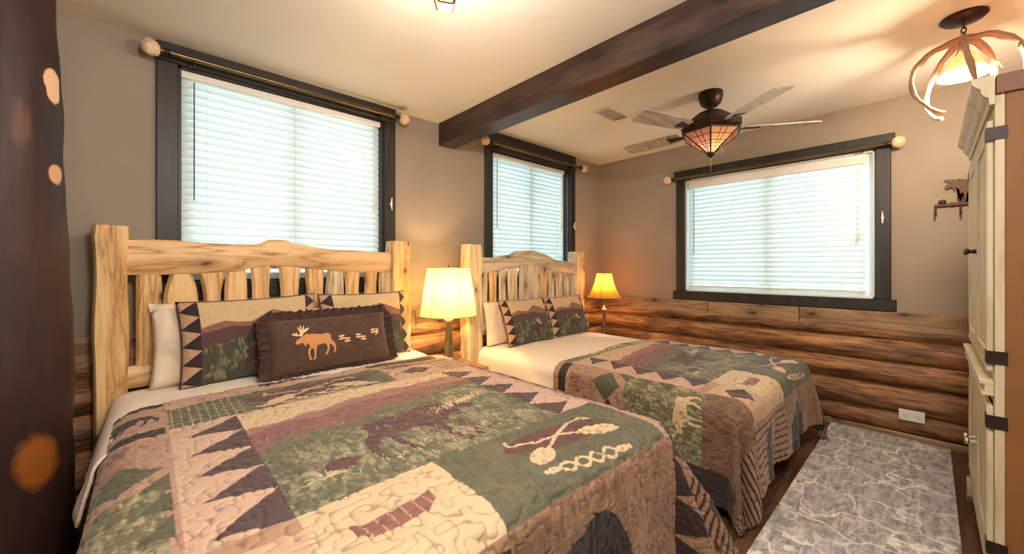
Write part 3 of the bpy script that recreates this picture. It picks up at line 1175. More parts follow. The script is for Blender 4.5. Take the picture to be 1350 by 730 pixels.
def smoothcurve(x, pts):
    for (a, ya), (b, yb) in zip(pts[:-1], pts[1:]):
        if x <= b:
            t = max(0, (x - a) / (b - a))
            t = t * t * (3 - 2 * t)
            return ya + (yb - ya) * t
    return pts[-1][1]


def headboard_bed(label, X, posts, top_pts, bot_pts, slats, mats, seed, foot_y, rails):
    """posts: (x0, x1, ztop); slats: list of (x0, x1, waist) in world x"""
    YH = 2.525
    root = thing('log_bed', label, 'bed', (X, YH, 0))
    r2 = random.Random(seed)
    for (a, b, zt) in posts:
        rings = []
        n = 26
        for i in range(n + 1):
            z = .001 + zt * i / n
            w = .017 * noise.noise(Vector((z * 2.8, seed + a * 3, 0)))
            w2 = .017 * noise.noise(Vector((z * 3.1, seed + b * 3, 4)))
            c = .014 if i < n else .022
            aa, bb = a + w - X, b + w2 - X
            y0, y1 = -.055, .06
            zz = z if i < n else z
            rings.append([(aa + c, y0, zz), (bb - c, y0, zz), (bb - .003, y0 + c, zz), (bb, y1 - c, zz), (bb - c, y1, zz), (aa + c, y1, zz), (aa, y1 - c, zz), (aa + .003, y0 + c, zz)])
        MB().loft(rings).build('post', mats[0], root, True)
    x0, x1 = posts[0][1] - .004, posts[1][0] + .004
    xs_ = np.linspace(x0, x1, 60)
    tops = [CAMZ + smoothcurve(x, top_pts) + .004 * noise.noise(Vector((x * 9, seed, 1))) for x in xs_]
    bots = [CAMZ + smoothcurve(x, bot_pts) + .006 * noise.noise(Vector((x * 8, seed, 7))) for x in xs_]
    rail_plank([x - X for x in xs_], tops, bots, -.035, .035, mats[1], root, 'top_rail')
    zl = .665
    rail_plank([x - X for x in xs_], [zl + .05 + .004 * noise.noise(Vector((x * 6, seed, 2))) for x in xs_], [zl - .05] * len(xs_), -.03, .03, mats[1], root, 'bottom_rail')
    for i, (a, b, waist) in enumerate(slats):
        zt = CAMZ + smoothcurve((a + b) / 2, bot_pts) + .02
        zs = np.linspace(zl + .03, zt, 16)
        le, ri = [], []
        for z in zs:
            t = (z - zs[0]) / (zs[-1] - zs[0])
            fl = waist * (math.sin(PI * min(1, max(0, (t - .15) / .85))) - .3) * .026
            le.append(a - X + fl + .006 * noise.noise(Vector((z * 8, i * 3.1 + seed, 0))))
            ri.append(b - X - fl + .006 * noise.noise(Vector((z * 8, i * 3.1 + seed, 9))))
        wavy_plank(zs, le, ri, -.018, .020, i + seed, None, mats[0] if r2.random() < .8 else mats[2], root, 'slat')
    for xr in rails:
        MB().box(xr - X - .02, xr - X + .02, foot_y + .06 - YH, -.04, .20, .30, .006).build('side_rail', mats[0], root)
    MB().box(rails[0] - X + .02, rails[1] - X - .02, foot_y + .06 - YH, foot_y + .10 - YH, .20, .30, .006).build('foot_rail', mats[0], root)
    for xr in rails:
        MB().box(xr - X - .03, xr - X + .03, foot_y + .22 - YH, foot_y + .28 - YH, .001, .20, .006).build('foot_leg', mats[0], root)
    return root


F_ = 514.
AY = R(43)


def at_y(u, y):
    t = (u - 675) / F_
    return (math.sin(AY) + math.cos(AY) * t) * y / (math.cos(AY) - math.sin(AY) * t)


S1 = [(180, 212, 0), (223, 254, -1.2), (264, 296, 1), (299, 324, -.3), (331, 357, .5), (368, 397, .8), (404, 428, .4), (432, 453, -.4), (456, 475, .4), (481, 498, .3), (501, 517, 0)]
sl1 = [(at_y(a, 2.51), at_y(b, 2.51), w) for a, b, w in S1]
bed1 = headboard_bed('nearest log bed, pale honey headboard of wavy slats below the large left window', .58,
                     [(-.185, -.068, CAMZ + .188), (1.205, 1.345, CAMZ + .182)],
                     [(-.10, .128), (.05, .135), (.28, .125), (.43, .128), (.50, .160), (.56, .160), (.63, .135), (.85, .112), (1.25, .102)],
                     [(-.10, -.035), (.15, -.03), (.33, -.02), (.48, .012), (.56, .010), (.70, -.005), (.95, -.028), (1.25, -.030)],
                     sl1, (M['pine'], M['pine_x'], M['greypine']), 3, .62, (-.05, 1.32))
S2 = [(635.6, 643.5, 0), (646, 656, .4), (659, 668.5, .4), (670.5, 683.5, .3), (685.5, 699, .3), (700, 711.5, -1.0), (712.5, 722.7, .5), (723.8, 732, .3), (733.7, 742.5, .3), (744.5, 751, .2)]
sl2 = [(at_y(a, 2.51), at_y(b, 2.51), w) for a, b, w in S2]
bed2 = headboard_bed('farther log bed, silvery arched headboard below the window beside the room corner', 2.59,
                     [(1.825, 1.985, CAMZ + .186), (3.195, 3.355, CAMZ + .165)],
                     [(1.9, .085), (2.10, .085), (2.30, .11), (2.42, .155), (2.62, .160), (2.75, .13), (2.95, .075), (3.3, .045)],
                     [(1.9, -.045), (2.10, -.04), (2.30, -.01), (2.45, .02), (2.60, .02), (2.75, -.01), (2.95, -.05), (3.3, -.07)],
                     sl2, (M['greypine'], M['greypine_x'], M['pine']), 8, .58, (1.96, 3.23))


def rounded_block(x0, x1, y0, y1, z0, z1, r, b):
    bm = bmesh.new()
    bmesh.ops.create_cube(bm, size=1)
    for w in bm.verts:
        w.co = Vector(((x0 + x1) / 2 + w.co.x * (x1 - x0), (y0 + y1) / 2 + w.co.y * (y1 - y0), (z0 + z1) / 2 + w.co.z * (z1 - z0)))
    bmesh.ops.bevel(bm, geom=[e for e in bm.edges if abs(e.verts[0].co.z - e.verts[1].co.z) > .01], offset=r, segments=5, affect='EDGES', profile=.5)
    bmesh.ops.bevel(bm, geom=[e for e in bm.edges if abs(e.verts[0].co.z - e.verts[1].co.z) < .001 and len(e.link_faces) == 2 and abs(e.link_faces[0].normal.z - e.link_faces[1].normal.z) > .5], offset=b, segments=3, affect='EDGES', profile=.5)
    m = MB()
    bm.verts.index_update()
    m.add([w.co[:] for w in bm.verts], [[w.index for w in f.verts] for f in bm.faces])
    bm.free()
    return m


def which_left(cfg, dx):
    return dx < 0 and cfg.get('cflare_l', 1) < .2


def drape(cfg, u, v):
    """cloth point for plan position (u, v), v running from the head towards the foot (-y)"""
    x0, x1, yf, zt, r = cfg['x0'], cfg['x1'], cfg['yf'], cfg['z'], cfg['r']
    zmin = cfg.get('zmin', .02)
    ax0, ax1, ayf = x0 + r, x1 - r, yf + r
    y = v
    qx = min(max(u, ax0), ax1)
    qy = max(y, ayf)
    ex, ey = u - qx, y - qy
    L = math.hypot(ex, ey)
    crown = cfg.get('crown', .015) * (1 - ((u - (x0 + x1) / 2) / ((x1 - x0) / 2)) ** 2) if ax0 <= u <= ax1 else 0
    puff = .007 * noise.noise(Vector((u * 4, y * 4, cfg['seed']))) + .004 * noise.noise(Vector((u * 11, y * 11, cfg['seed'])))
    if L < 1e-6:
        return (u, y, zt + crown + puff)
    dx, dy = ex / L, ey / L
    if L < r * PI / 2:
        a = L / r
        return (qx + dx * r * math.sin(a), qy + dy * r * math.sin(a), zt + crown - r * (1 - math.cos(a)) + puff * math.cos(a))
    d = L - r * PI / 2
    corner = abs(2 * dx * dy)
    cfl = cfg.get('cflare', .42) if dx > 0 else cfg.get('cflare_l', cfg.get('cflare', .42))
    s = (y * 1.0 if abs(dx) > abs(dy) else u * 1.0)
    fold = cfg.get('fold', .02) * min(1, d / .3) * (math.sin(s * cfg.get('freq', 13) + cfg['seed']) + .5 * math.sin(s * cfg.get('freq', 13) * 2.3 + 1))
    fl = (cfg.get('flare', .10) if dx >= 0 or corner > .01 else cfg.get('flare_l', cfg.get('flare', .10))) + cfl * corner
    dz = d * math.sqrt(max(0.05, 1 - fl * fl))
    out = r + d * fl + fold * (1 - corner) + puff
    ca = math.atan2(dy, dx)
    out += corner * .05 * min(1, d / .25) * math.sin(ca * 9 + 1)
    z = zt - r - dz
    if z < zmin:
        out += (zmin - z) * (.12 if which_left(cfg, dx) else .35)
        z = zmin + .006 * noise.noise(Vector((u * 9, y * 9, 3)))
    return (qx + dx * out, qy + dy * out, z)


def cloth(name, cfg, u0, u1, v0, v1, step, mat, uvfn=None, thick=.012, edge=None, quilted=0.0):
    nu = int((u1 - u0) / step) + 1
    nv = int((v1 - v0) / step) + 1
    verts, uvs = [], []
    for j in range(nv):
        for i in range(nu):
            u = u0 + (u1 - u0) * i / (nu - 1)
            v = v1 - (v1 - v0) * j / (nv - 1)
            if edge:
                v = v + edge(u) * max(0, 1 - j / nv * 3)
            verts.append(drape(cfg, u, v))
            uvs.append(uvfn(u, v) if uvfn else (0, 0))
    faces = [[j * nu + i, j * nu + i + 1, (j + 1) * nu + i + 1, (j + 1) * nu + i][::-1] for j in range(nv - 1) for i in range(nu - 1)]
    cx, cy = (u0 + u1) / 2, cfg['yf'] + .8
    verts = [(a - cx, b - cy, c) for a, b, c in verts]
    o = mesh_obj(name, verts, faces, mat, None, True, uvs)
    o.location = (cx, cy, 0)
    if quilted:
        # meandering stitch grooves pressed into the cloth
        uvp = np.asarray(uvs)
        iy = np.clip(((1 - uvp[:, 1]) * STITCH.shape[0]).astype(int), 0, STITCH.shape[0] - 1)
        ix = np.clip((uvp[:, 0] * STITCH.shape[1]).astype(int), 0, STITCH.shape[1] - 1)
        t = np.clip(STITCH[iy, ix] / .14, 0, 1)
        hgt = (np.sqrt(t) - 1.0) * quilted
        me = o.data
        co = np.zeros(nu * nv * 3)
        no = np.zeros(nu * nv * 3)
        me.vertices.foreach_get('co', co)
        me.vertices.foreach_get('normal', no)
        no = no.reshape(-1, 3)
        no[no[:, 2] < -.2] *= -1
        me.vertices.foreach_set('co', (co.reshape(-1, 3) + no * hgt.ravel()[:, None]).ravel())
        me.update()
    sd = o.modifiers.new('thickness', 'SOLIDIFY')
    sd.thickness = thick
    sd.offset = -1
    return o


def bed_layers(x0, x1, yf, top, which, uc, vhead, yhead, ql, qr, qfoot, cf):
    near = which == 0
    wrd = 'nearest' if near else 'farther'
    yh = 2.475
    b = rounded_block(x0 + .075, x1 - .075, yf + .12, yh - .06, .305, top - .045, .10, .04)
    tag(b.build('mattress', M['mattress'], None, True, off=((x0 + x1) / 2, (yf + yh) / 2, .305)), 'off-white mattress under the sheet and quilt of the %s bed' % wrd, 'mattress')
    bb = rounded_block(x0 + .10, x1 - .10, yf + .16, yh - .10, .001, .295, .06, .02)
    if near:
        bb = rounded_block(x0 + .10, x1 - .10, yf + .18, yh - .10, .001, .19, .06, .02)
    cfg = dict(x0=x0 - (.03 if near else 0), x1=x1, yf=yf + .03, z=top - .022, r=.075, seed=3 + which, fold=.016, freq=9, flare=.06, flare_l=.26 if near else .06, cflare=.1, crown=.012)
    # flat sheet
    hang = .23 if near else .26
    sh = cloth('flat_sheet', cfg, x0 + .02 - hang, x1 - .02 + .17, 1.72 if near else yf + .36, yh, .022, M['white'], None, .008)
    tag(sh, ('white flat sheet folded over the nearest bed in front of the brown moose pillow' if near else 'white flat sheet glowing in window light on the farther bed'), 'sheet')
    qc = dict(x0=x0 - .012, x1=x1 + .012, yf=yf, z=top, r=.085, seed=9 + which, fold=.018, freq=11, crown=.014, flare=.05, cflare=cf, cflare_l=.42 if near else .03, zmin=.03)

    def uv(u, v):
        qu = u - uc
        qv = yhead - v + vhead
        return ((qu + 1.25) / 2.5, 1 - qv / 2.10)
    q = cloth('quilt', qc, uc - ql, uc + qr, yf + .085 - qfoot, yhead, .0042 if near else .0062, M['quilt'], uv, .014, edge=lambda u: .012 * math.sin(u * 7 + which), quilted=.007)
    tag(q, ('patchwork moose quilt spread over the nearest bed in the foreground' if near else 'patchwork moose quilt on the farther bed, beside the grey rug'), 'quilt', 'patchwork moose quilts')
    return q


bed_layers(-.10, 1.375, .60, .632, 0, .66, .0, 2.06, 1.12, 1.16, .53, .42)
bed_layers(1.935, 3.285, .545, .553, 1, 2.63, .28, 1.66, 1.16, 1.00, .46, .22)
# dark box under the farther bed, seen below the hem
base = rounded_block(2.0, 3.19, .61, 2.44, .001, .195, .05, .015)
tag(base.build('bed_base', M['bedbase'], None, True, off=(2.62, 1.5, 0)), 'dark low bed base showing under the quilt hem of the farther bed', 'bed base')


# ------------------------------------------------------------------ pillows
def pillow_mesh(w, h, t, seed, nx=34, ny=24, pinch=.05, squash=.0, wr=.006):
    verts, uvs, faces = [], [], []
    for side in (0, 1):
        for j in range(ny + 1):
            for i in range(nx + 1):
                a = -1 + 2 * i / nx
                b = -1 + 2 * j / ny
                x = a * w / 2 * (1 - pinch * (1 - b * b))
                z = b * h / 2 * (1 - pinch * 1.1 * (1 - a * a))
                th = t / 2 * ((1 - abs(a) ** 3.2) * (1 - abs(b) ** 3.2)) ** .55
                th *= 1 + .25 * (-b) * .6
                nzv = wr * noise.noise(Vector((x * 9, z * 9, seed))) + wr * .6 * noise.noise(Vector((x * 22, z * 22, seed + 5)))
                e = 1 if (i in (0, nx) or j in (0, ny)) else 0
                y = (-1 if side == 0 else 1) * (th + (0 if e else max(-th, nzv)))
                verts.append((x, y, z + h / 2))
                uvs.append((i / nx, j / ny))
    N = (nx + 1) * (ny + 1)
    for j in range(ny):
        for i in range(nx):
            q = [j * (nx + 1) + i, j * (nx + 1) + i + 1, (j + 1) * (nx + 1) + i + 1, (j + 1) * (nx + 1) + i]
            faces.append(q)
            faces.append([N + k_ for k_ in q[::-1]])
    return verts, faces, uvs


def pillow(name, label, cat, loc, w, h, t, lean, rz, mat, seed, roll=0.0, group=None, **kw):
    v, f, uv = pillow_mesh(w, h, t, seed, **kw)
    o = mesh_obj(name, v, f, mat, None, True, uv)
    bm = bmesh.new()
    bm.from_mesh(o.data)
    bmesh.ops.remove_doubles(bm, verts=bm.verts[:], dist=1e-5)
    bm.to_mesh(o.data)
    bm.free()
    o.location = loc
    o.rotation_euler = (R(-lean), R(roll), R(rz))
    return tag(o, label, cat, group)


Z1, Z2 = .612, .536
pillow('pillow', 'cream sleeping pillow at the left of the nearest bed, half behind a sham', 'pillow', (.31, 2.418, Z1), .62, .395, .08, 7, 0, M['pillow'], 1, wr=.022)
pillow('pillow', 'cream sleeping pillow at the right of the nearest bed, hidden behind its shams', 'pillow', (.93, 2.418, Z1), .58, .33, .08, 7, 0, M['pillow'], 2)
pillow('pillow_sham', 'patchwork landscape sham at the left of the nearest bed, beside a cream pillow', 'pillow', (.405, 2.325, Z1 + .006), .61, .41, .10, 12, 0, M['sham'], 3, -1.5, 'patchwork landscape shams')
pillow('pillow_sham', 'patchwork landscape sham at the right of the nearest bed, behind the brown pillow', 'pillow', (.99, 2.335, Z1 + .006), .55, .41, .09, 12, 0, M['sham'], 4, 0, 'patchwork landscape shams')
mp_ = pillow('throw_pillow', 'brown oblong pillow with a tan moose, hoof prints and a ruffled edge', 'pillow', (.745, 2.195, Z1 + .018), .64, .285, .12, 18, 3, M['moosecloth'], 6, 0, None, pinch=.03)
# ruffle round the brown pillow: three folded strips in one part
m = MB()
w_, h_ = .64, .285
per = []
n = 46
for i in range(n):
    per.append((-w_ / 2 + w_ * i / n, 0, 0, -1))
for i in range(22):
    per.append((w_ / 2, h_ * i / 22, 1, 0))
for i in range(n):
    per.append((w_ / 2 - w_ * i / n, h_, 0, 1))
for i in range(22):
    per.append((-w_ / 2, h_ - h_ * i / 22, -1, 0))
for layer in range(3):
    inner, outer, tip = [], [], []
    for i, (x, z, nx_, nz_) in enumerate(per):
        px_ = x * (1 - .03 * (1 - (2 * z / h_ - 1) ** 2))
        pz_ = h_ / 2 + (z - h_ / 2) * (1 - .033 * (1 - (2 * x / w_) ** 2))
        wv_ = math.sin(i * 1.9 + layer * 2.1)
        wd = .044 + .012 * noise.noise(Vector((i * .7, layer, 2)))
        if nz_ < 0:
            wd *= .35
        inner.append((px_ - nx_ * .006, .004 * (layer - 1), pz_ - nz_ * .006))
        outer.append((px_ + nx_ * wd * .6, .012 * wv_ + .007 * (layer - 1), pz_ + nz_ * wd * .6))
        tip.append((px_ + nx_ * wd, .019 * wv_ * (1 if layer != 1 else -1) + .006 * (layer - 1), pz_ + nz_ * wd))
    rings = [inner, outer, tip]
    m.loft(rings, True, False)
m.build('ruffle', M['frill'], mp_, True)
pillow('pillow', 'cream sleeping pillow at the left of the farther bed, leaning on its headboard', 'pillow', (2.26, 2.42, Z2), .56, .36, .08, 8, 0, M['pillow'], 8, wr=.012)
pillow('pillow', 'cream sleeping pillow at the right of the farther bed, peeking between its shams', 'pillow', (2.88, 2.42, Z2), .56, .36, .08, 8, 0, M['pillow'], 9)
pillow('pillow_sham', 'patchwork landscape sham at the left of the farther bed, before a cream pillow', 'pillow', (2.36, 2.27, Z2 + .004), .56, .39, .09, 20, 0, M['sham'], 10, 0, 'patchwork landscape shams')
pillow('pillow_sham', 'patchwork landscape sham at the right of the farther bed, nearest the room corner', 'pillow', (2.92, 2.29, Z2 + .004), .56, .38, .09, 20, 0, M['sham'], 11, 0, 'patchwork landscape shams')


# ------------------------------------------------------------------ nightstands and lamps
def nightstand(label, x0, x1, y0, y1, zt):
    cx, cy = (x0 + x1) / 2, (y0 + y1) / 2
    root = thing('nightstand', label, 'nightstand', (cx, cy, 0))
    w, d = (x1 - x0) / 2, (y1 - y0) / 2
    MB().box(-w, w, -d, d, zt - .028, zt, .005).build('top', M['honey'], root)
    MB().box(-w + .02, w - .02, -d + .02, d - .015, .16, zt - .028).build('body', M['honey'], root)
    dr = MB().box(-w + .035, w - .035, -d + .006, -d + .022, zt - .20, zt - .05, .004).build('drawer', M['honey'], root)
    MB().lathe([(.004, 0), (.006, .012), (.014, .018), (.012, .026), (.001, .028)], seg=12).build('knob', M['bronze'], dr, True)
    kn = dr.children[0]
    kn.rotation_euler = (R(90), 0, 0)
    kn.location = (0, -d + .006, zt - .125)
    for sx in (-1, 1):
        for sy in (-1, 1):
            MB().box(sx * (w - .035) - .02, sx * (w - .035) + .02, sy * (d - .04) - .02, sy * (d - .04) + .02, .001, .17, .004).build('leg', M['honey'], root)


NZ = CAMZ - .655
nightstand('honey pine nightstand between the two beds, under the cream lamp', 1.435, 1.66, 2.0, 2.43, NZ)
nightstand('honey pine nightstand in the room corner behind the farther bed, under the gold lamp', 3.39, 3.70, 2.10, 2.45, .40)


M['seam'] = plain('dark_gold_seam', (112, 84, 44), .7)


def lamp(label, loc, base_prof, shade_prof, bulb_z, shade_mat, pleats, power, col, rim, seams=6):
    root = thing('table_lamp', label, 'lamp', loc)
    MB().lathe(base_prof, seg=20).build('base', M['lamp_base'], root, True)
    zc = base_prof[-1][1]
    MB().lathe([(.001, zc), (.016, zc), (.019, zc + .006), (.030, zc + .012), (.030, zc + .018), (.012, zc + .024), (.012, zc + .05), (.001, zc + .052)], seg=16).build('collar', M['plastic'], root, True)
    seg = pleats * 2
    rings = []
    for j, (r, z) in enumerate(shade_prof):
        rings.append([((r + (.0022 if q % 2 else 0)) * math.cos(2 * PI * q / seg), (r + (.0022 if q % 2 else 0)) * math.sin(2 * PI * q / seg), z) for q in range(seg)])
    MB().loft(rings, True, False).build('lamp_shade', shade_mat, root, True)
    for (r, z) in (shade_prof[0], shade_prof[-1]):
        m = MB().tube([(r * 1.004 * math.cos(2 * PI * q / 48), r * 1.004 * math.sin(2 * PI * q / 48), z) for q in range(49)], rim, 6, False)
        m.build('trim_ring', M['cream_paint'], root, True)
    for q in range(seams):
        a = 2 * PI * (q + .35) / seams
        MB().tube([((r + .003) * math.cos(a), (r + .003) * math.sin(a), z) for r, z in shade_prof], .0022, 5).build('seam', M['seam'], root)
    zt = shade_prof[-1][1]
    m = MB()
    for q in range(3):
        a = q * 2 * PI / 3
        m.tube([(0, 0, zt - .012), (shade_prof[-1][0] * math.cos(a), shade_prof[-1][0] * math.sin(a), zt - .001)], .0018, 5)
    m.tube([(0, 0, zt - .02), (0, 0, zt + .02)], [.005, .003], 8)
    m.build('spider', M['bronze'], root)
    MB().lathe([(.001, -.035), (.012, -.03), (.013, -.01), (.024, .012), (.026, .03), (.018, .048), (.001, .056)], cz=bulb_z, seg=14).build('bulb', M['bulb'], root, True)
    ld = bpy.data.lights.new('lamp_light', 'POINT')
    ld.energy = power
    ld.color = col
    ld.shadow_soft_size = .03
    lo = bpy.data.objects.new('lamp_light', ld)
    C.objects.link(lo)
    lo.parent = root
    lo.location = (0, 0, bulb_z + .075)
    return root


lamp('grey-bronze table lamp with a wide cream pleated shade, lit, between the beds', (1.555, 2.325, NZ),
     [(.001, .001), (.062, .001), (.064, .012), (.05, .02), (.036, .03), (.034, .06), (.029, .14), (.018, .24), (.014, .275), (.001, .275)],
     [(.199, .322), (.196, .327), (.172, .495), (.147, .655)], .41, M['shade'], 60, 8.5, (1.0, .70, .36), .004)
lamp('slim table lamp with a gold bell-shaped shade, lit, in the corner past the farther bed', (3.50, 2.335, .40),
     [(.001, .001), (.06, .001), (.062, .012), (.03, .022), (.020, .04), (.018, .20), (.015, .325), (.001, .325)],
     [(.180, .465), (.150, .492), (.118, .552), (.092, .63), (.074, .71)], .545, M['shade_gold'], 24, 4.5, (1.0, .60, .24), .003)


# ------------------------------------------------------------------ ceiling fan
def mission_fan():
    root = thing('ceiling_fan', 'dark bronze ceiling fan with a stained-glass lantern over the farther bed', 'ceiling fan', (2.83, 1.03, ZF))
    MB().lathe([(.001, -.001), (.075, -.001), (.078, -.03), (.066, -.075), (.045, -.095), (.001, -.098)], seg=28).build('canopy', M['bronze'], root, True)
    MB().tube([(0, 0, -.095), (0, 0, -.14)], .014, 12).build('downrod', M['bronze'], root, True)
    rot = R(20)
    MB().lathe([(.001, -.125), (.055, -.128), (.075, -.138), (.185, -.222), (.208, -.230), (.208, -.268), (.190, -.276), (.001, -.276)], seg=6, rot=rot).build('motor_housing', M['bronze'], root)
    for i in range(5):
        a = R(17 + 72 * i)
        ca, sa = math.cos(a), math.sin(a)

        def pl(r, t, z):
            tl = R(11)
            return (r * ca - t * math.cos(tl) * sa, r * sa + t * math.cos(tl) * ca, z + t * math.sin(tl))
        ln = [(.215, .045), (.26, .058), (.40, .064), (.55, .068), (.62, .066), (.645, .052)]
        up = [pl(r, w, -0.2520) for r, w in ln] + [pl(r, -w, -0.2520) for r, w in ln[::-1]]
        dn = [(x, y, z - .007) for x, y, z in up]
        nn = len(up)
        m = MB()
        m.add(up + dn, [list(range(nn)), list(range(nn, 2 * nn))[::-1]] + [[q, (q + 1) % nn, nn + (q + 1) % nn, nn + q] for q in range(nn)])
        bl = m.build('blade', M['blade'], root)
        m = MB()
        m.loft([[pl(.16, .018, -0.2630), pl(.16, -.018, -0.2630), pl(.16, -.018, -0.2680), pl(.16, .018, -0.2680)], [pl(.22, .014, -0.2610), pl(.22, -.014, -0.2610), pl(.22, -.014, -0.2660), pl(.22, .014, -0.2660)],
                [pl(.30, .035, -0.2605), pl(.30, -.035, -0.2605), pl(.30, -.035, -0.2645), pl(.30, .035, -0.2645)]])
        m.build('blade_iron', M['bronze'], bl)
    # lantern: six leaded panes
    kit = MB()
    zt, zb, rt, rb = -.282, -.420, .190, .022
    kit.lathe([(.192, zt + .004), (.192, zt - .006), (.180, zt - .006), (.180, zt + .004)], seg=6, rot=rot, caps=False)
    kit.lathe([(.001, zb + .006), (.030, zb + .006), (.030, zb - .006), (.012, zb - .022), (.001, zb - .03)], seg=6, rot=rot)
    kt = kit.build('light_kit', M['lead'], root)
    cor = [(math.cos(rot + i * PI / 3), math.sin(rot + i * PI / 3)) for i in range(6)]
    for i in range(6):
        (a, b), (c, d) = cor[i], cor[(i + 1) % 6]
        A = Vector((a * rt, b * rt, zt - .004))
        B = Vector((c * rt, d * rt, zt - .004))
        Cc = Vector((c * rb, d * rb, zb + .004))
        D = Vector((a * rb, b * rb, zb + .004))
        nrm = (B - A).cross(D - A).normalized() * .003
        m = MB()
        m.add([A, B, Cc, D, A + nrm, B + nrm, Cc + nrm, D + nrm], [[0, 1, 2, 3], [7, 6, 5, 4], [0, 4, 5, 1], [1, 5, 6, 2], [2, 6, 7, 3], [3, 7, 4, 0]])
        m.build('pane', M['amber'] if i % 2 else M['pink_glass'], kt)
        m = MB()
        m.tube([A, D], .005, 6)

        def pt(s, t):
            return (A.lerp(B, s)).lerp(D.lerp(Cc, s), t)
        m.tube([pt(.62, 0), pt(.62, 1)], .0024, 5)
        m.tube([pt(.40, 0), pt(.40, 1)], .0024, 5)
        for t in (.25, .5, .62, .74):
            m.tube([pt(0, t), pt(1, t)], .0024, 5)
        m.build('leading', M['lead'], kt)
    fl_ = bpy.data.lights.new('fan_fill_light', 'POINT')  # weak fill added inside the fan lantern, which is itself unlit
    fl_.energy = 2.2
    fl_.color = (1.0, .92, .84)
    fl_.shadow_soft_size = .03
    fo_ = bpy.data.objects.new('fan_fill_light', fl_)
    C.objects.link(fo_)
    fo_.parent = root
    fo_.location = (0, 0, zt - .075)
    m = MB().tube([(0, 0, zb - .028), (0, 0, zb - .10)], .0016, 5)
    ch = m.build('pull_chain', M['steel'], root)
    MB().lathe([(.001, 0), (.006, -.004), (.007, -.022), (.004, -.03), (.001, -.032)], cz=zb - .10, seg=10).build('fob', M['bronze'], ch, True)
    return root


M['blade'] = wood('limed_oak_fan_blade', (196, 184, 168), (176, 162, 144), (140, 124, 106), 0, knots=False, rough=.4, bump=.03)
mission_fan()

# second ceiling lamp: only the lower tip of its lantern hangs into the picture
root = thing('pendant_lantern', 'small bronze and amber glass lantern tip hanging from the ceiling at the top edge', 'ceiling lamp', (.752, 1.145, ZN))
MB().lathe([(.001, -.001), (.065, -.001), (.065, -.015), (.02, -.03), (.001, -.03)], seg=24).build('canopy', M['bronze'], root, True)
MB().tube([(0, 0, -.028), (0, 0, -.10)], .006, 8).build('stem', M['bronze'], root, True)
MB().lathe([(.001, -.09), (.02, -.092), (.075, -.125), (.075, -.135), (.001, -.135)], seg=4, rot=R(17)).build('cap', M['bronze'], root)
pts = [(math.cos(R(17) + i * PI / 2), math.sin(R(17) + i * PI / 2)) for i in range(4)]
ld = bpy.data.objects.new('lantern', None)
for i in range(4):
    (a, b), (c, d) = pts[i], pts[(i + 1) % 4]
    A, B = Vector((a * .066, b * .066, -.136)), Vector((c * .066, d * .066, -.136))
    D, E_ = Vector((a * .034, b * .034, -.238)), Vector((c * .034, d * .034, -.238))
    nrm = (B - A).cross(D - A).normalized() * .002
    m = MB().add([A, B, E_, D, A + nrm, B + nrm, E_ + nrm, D + nrm], [[0, 1, 2, 3], [7, 6, 5, 4], [0, 4, 5, 1], [1, 5, 6, 2], [2, 6, 7, 3], [3, 7, 4, 0]])
    m.build('pane', M['amber'], root)
    MB().tube([A, D], .004, 6).build('corner_bar', M['bronze'], root)
MB().lathe([(.036, -.236), (.036, -.242), (.001, -.242)], seg=4, rot=R(17)).build('bottom_plate', M['bronze'], root)
MB().lathe([(.001, -.215), (.010, -.21), (.018, -.19), (.012, -.16), (.010, -.136), (.001, -.136)], seg=12).build('bulb', M['bulb'], root, True)
ld = bpy.data.lights.new('lantern_light', 'POINT')
ld.energy = 13
ld.color = (1.0, .86, .70)
ld.shadow_soft_size = .05
lo = bpy.data.objects.new('lantern_light', ld)
C.objects.link(lo)
lo.parent = root
lo.location = (0, 0, -.26)

# fill lamp added out of view above the camera to brighten the room
root = thing('added_fill_lamp', 'added unseen fill lamp, round milk-glass bowl on the ceiling above the camera', 'ceiling lamp', (.30, -.15, ZN))
MB().lathe([(.001, -.001), (.17, -.001), (.172, -.02), (.155, -.032), (.001, -.034)], seg=32).build('base', M['bronze'], root, True)
MB().lathe([(.15, -.034), (.146, -.06), (.11, -.088), (.05, -.10), (.001, -.102)], seg=32, caps=False).build('glass_bowl', M['milk'], root, True)
for q in range(2):
    MB().lathe([(.001, -.036), (.02, -.04), (.026, -.055), (.016, -.07), (.001, -.074)], cx=-.06 + .12 * q, seg=14).build('bulb', M['bulb'], root, True)
ld = bpy.data.lights.new('added_fill_light', 'POINT')
ld.energy = 36
ld.color = (1.0, .93, .86)
ld.shadow_soft_size = .14
lo = bpy.data.objects.new('added_fill_light', ld)
C.objects.link(lo)
lo.parent = root
lo.location = (0, 0, -.26)

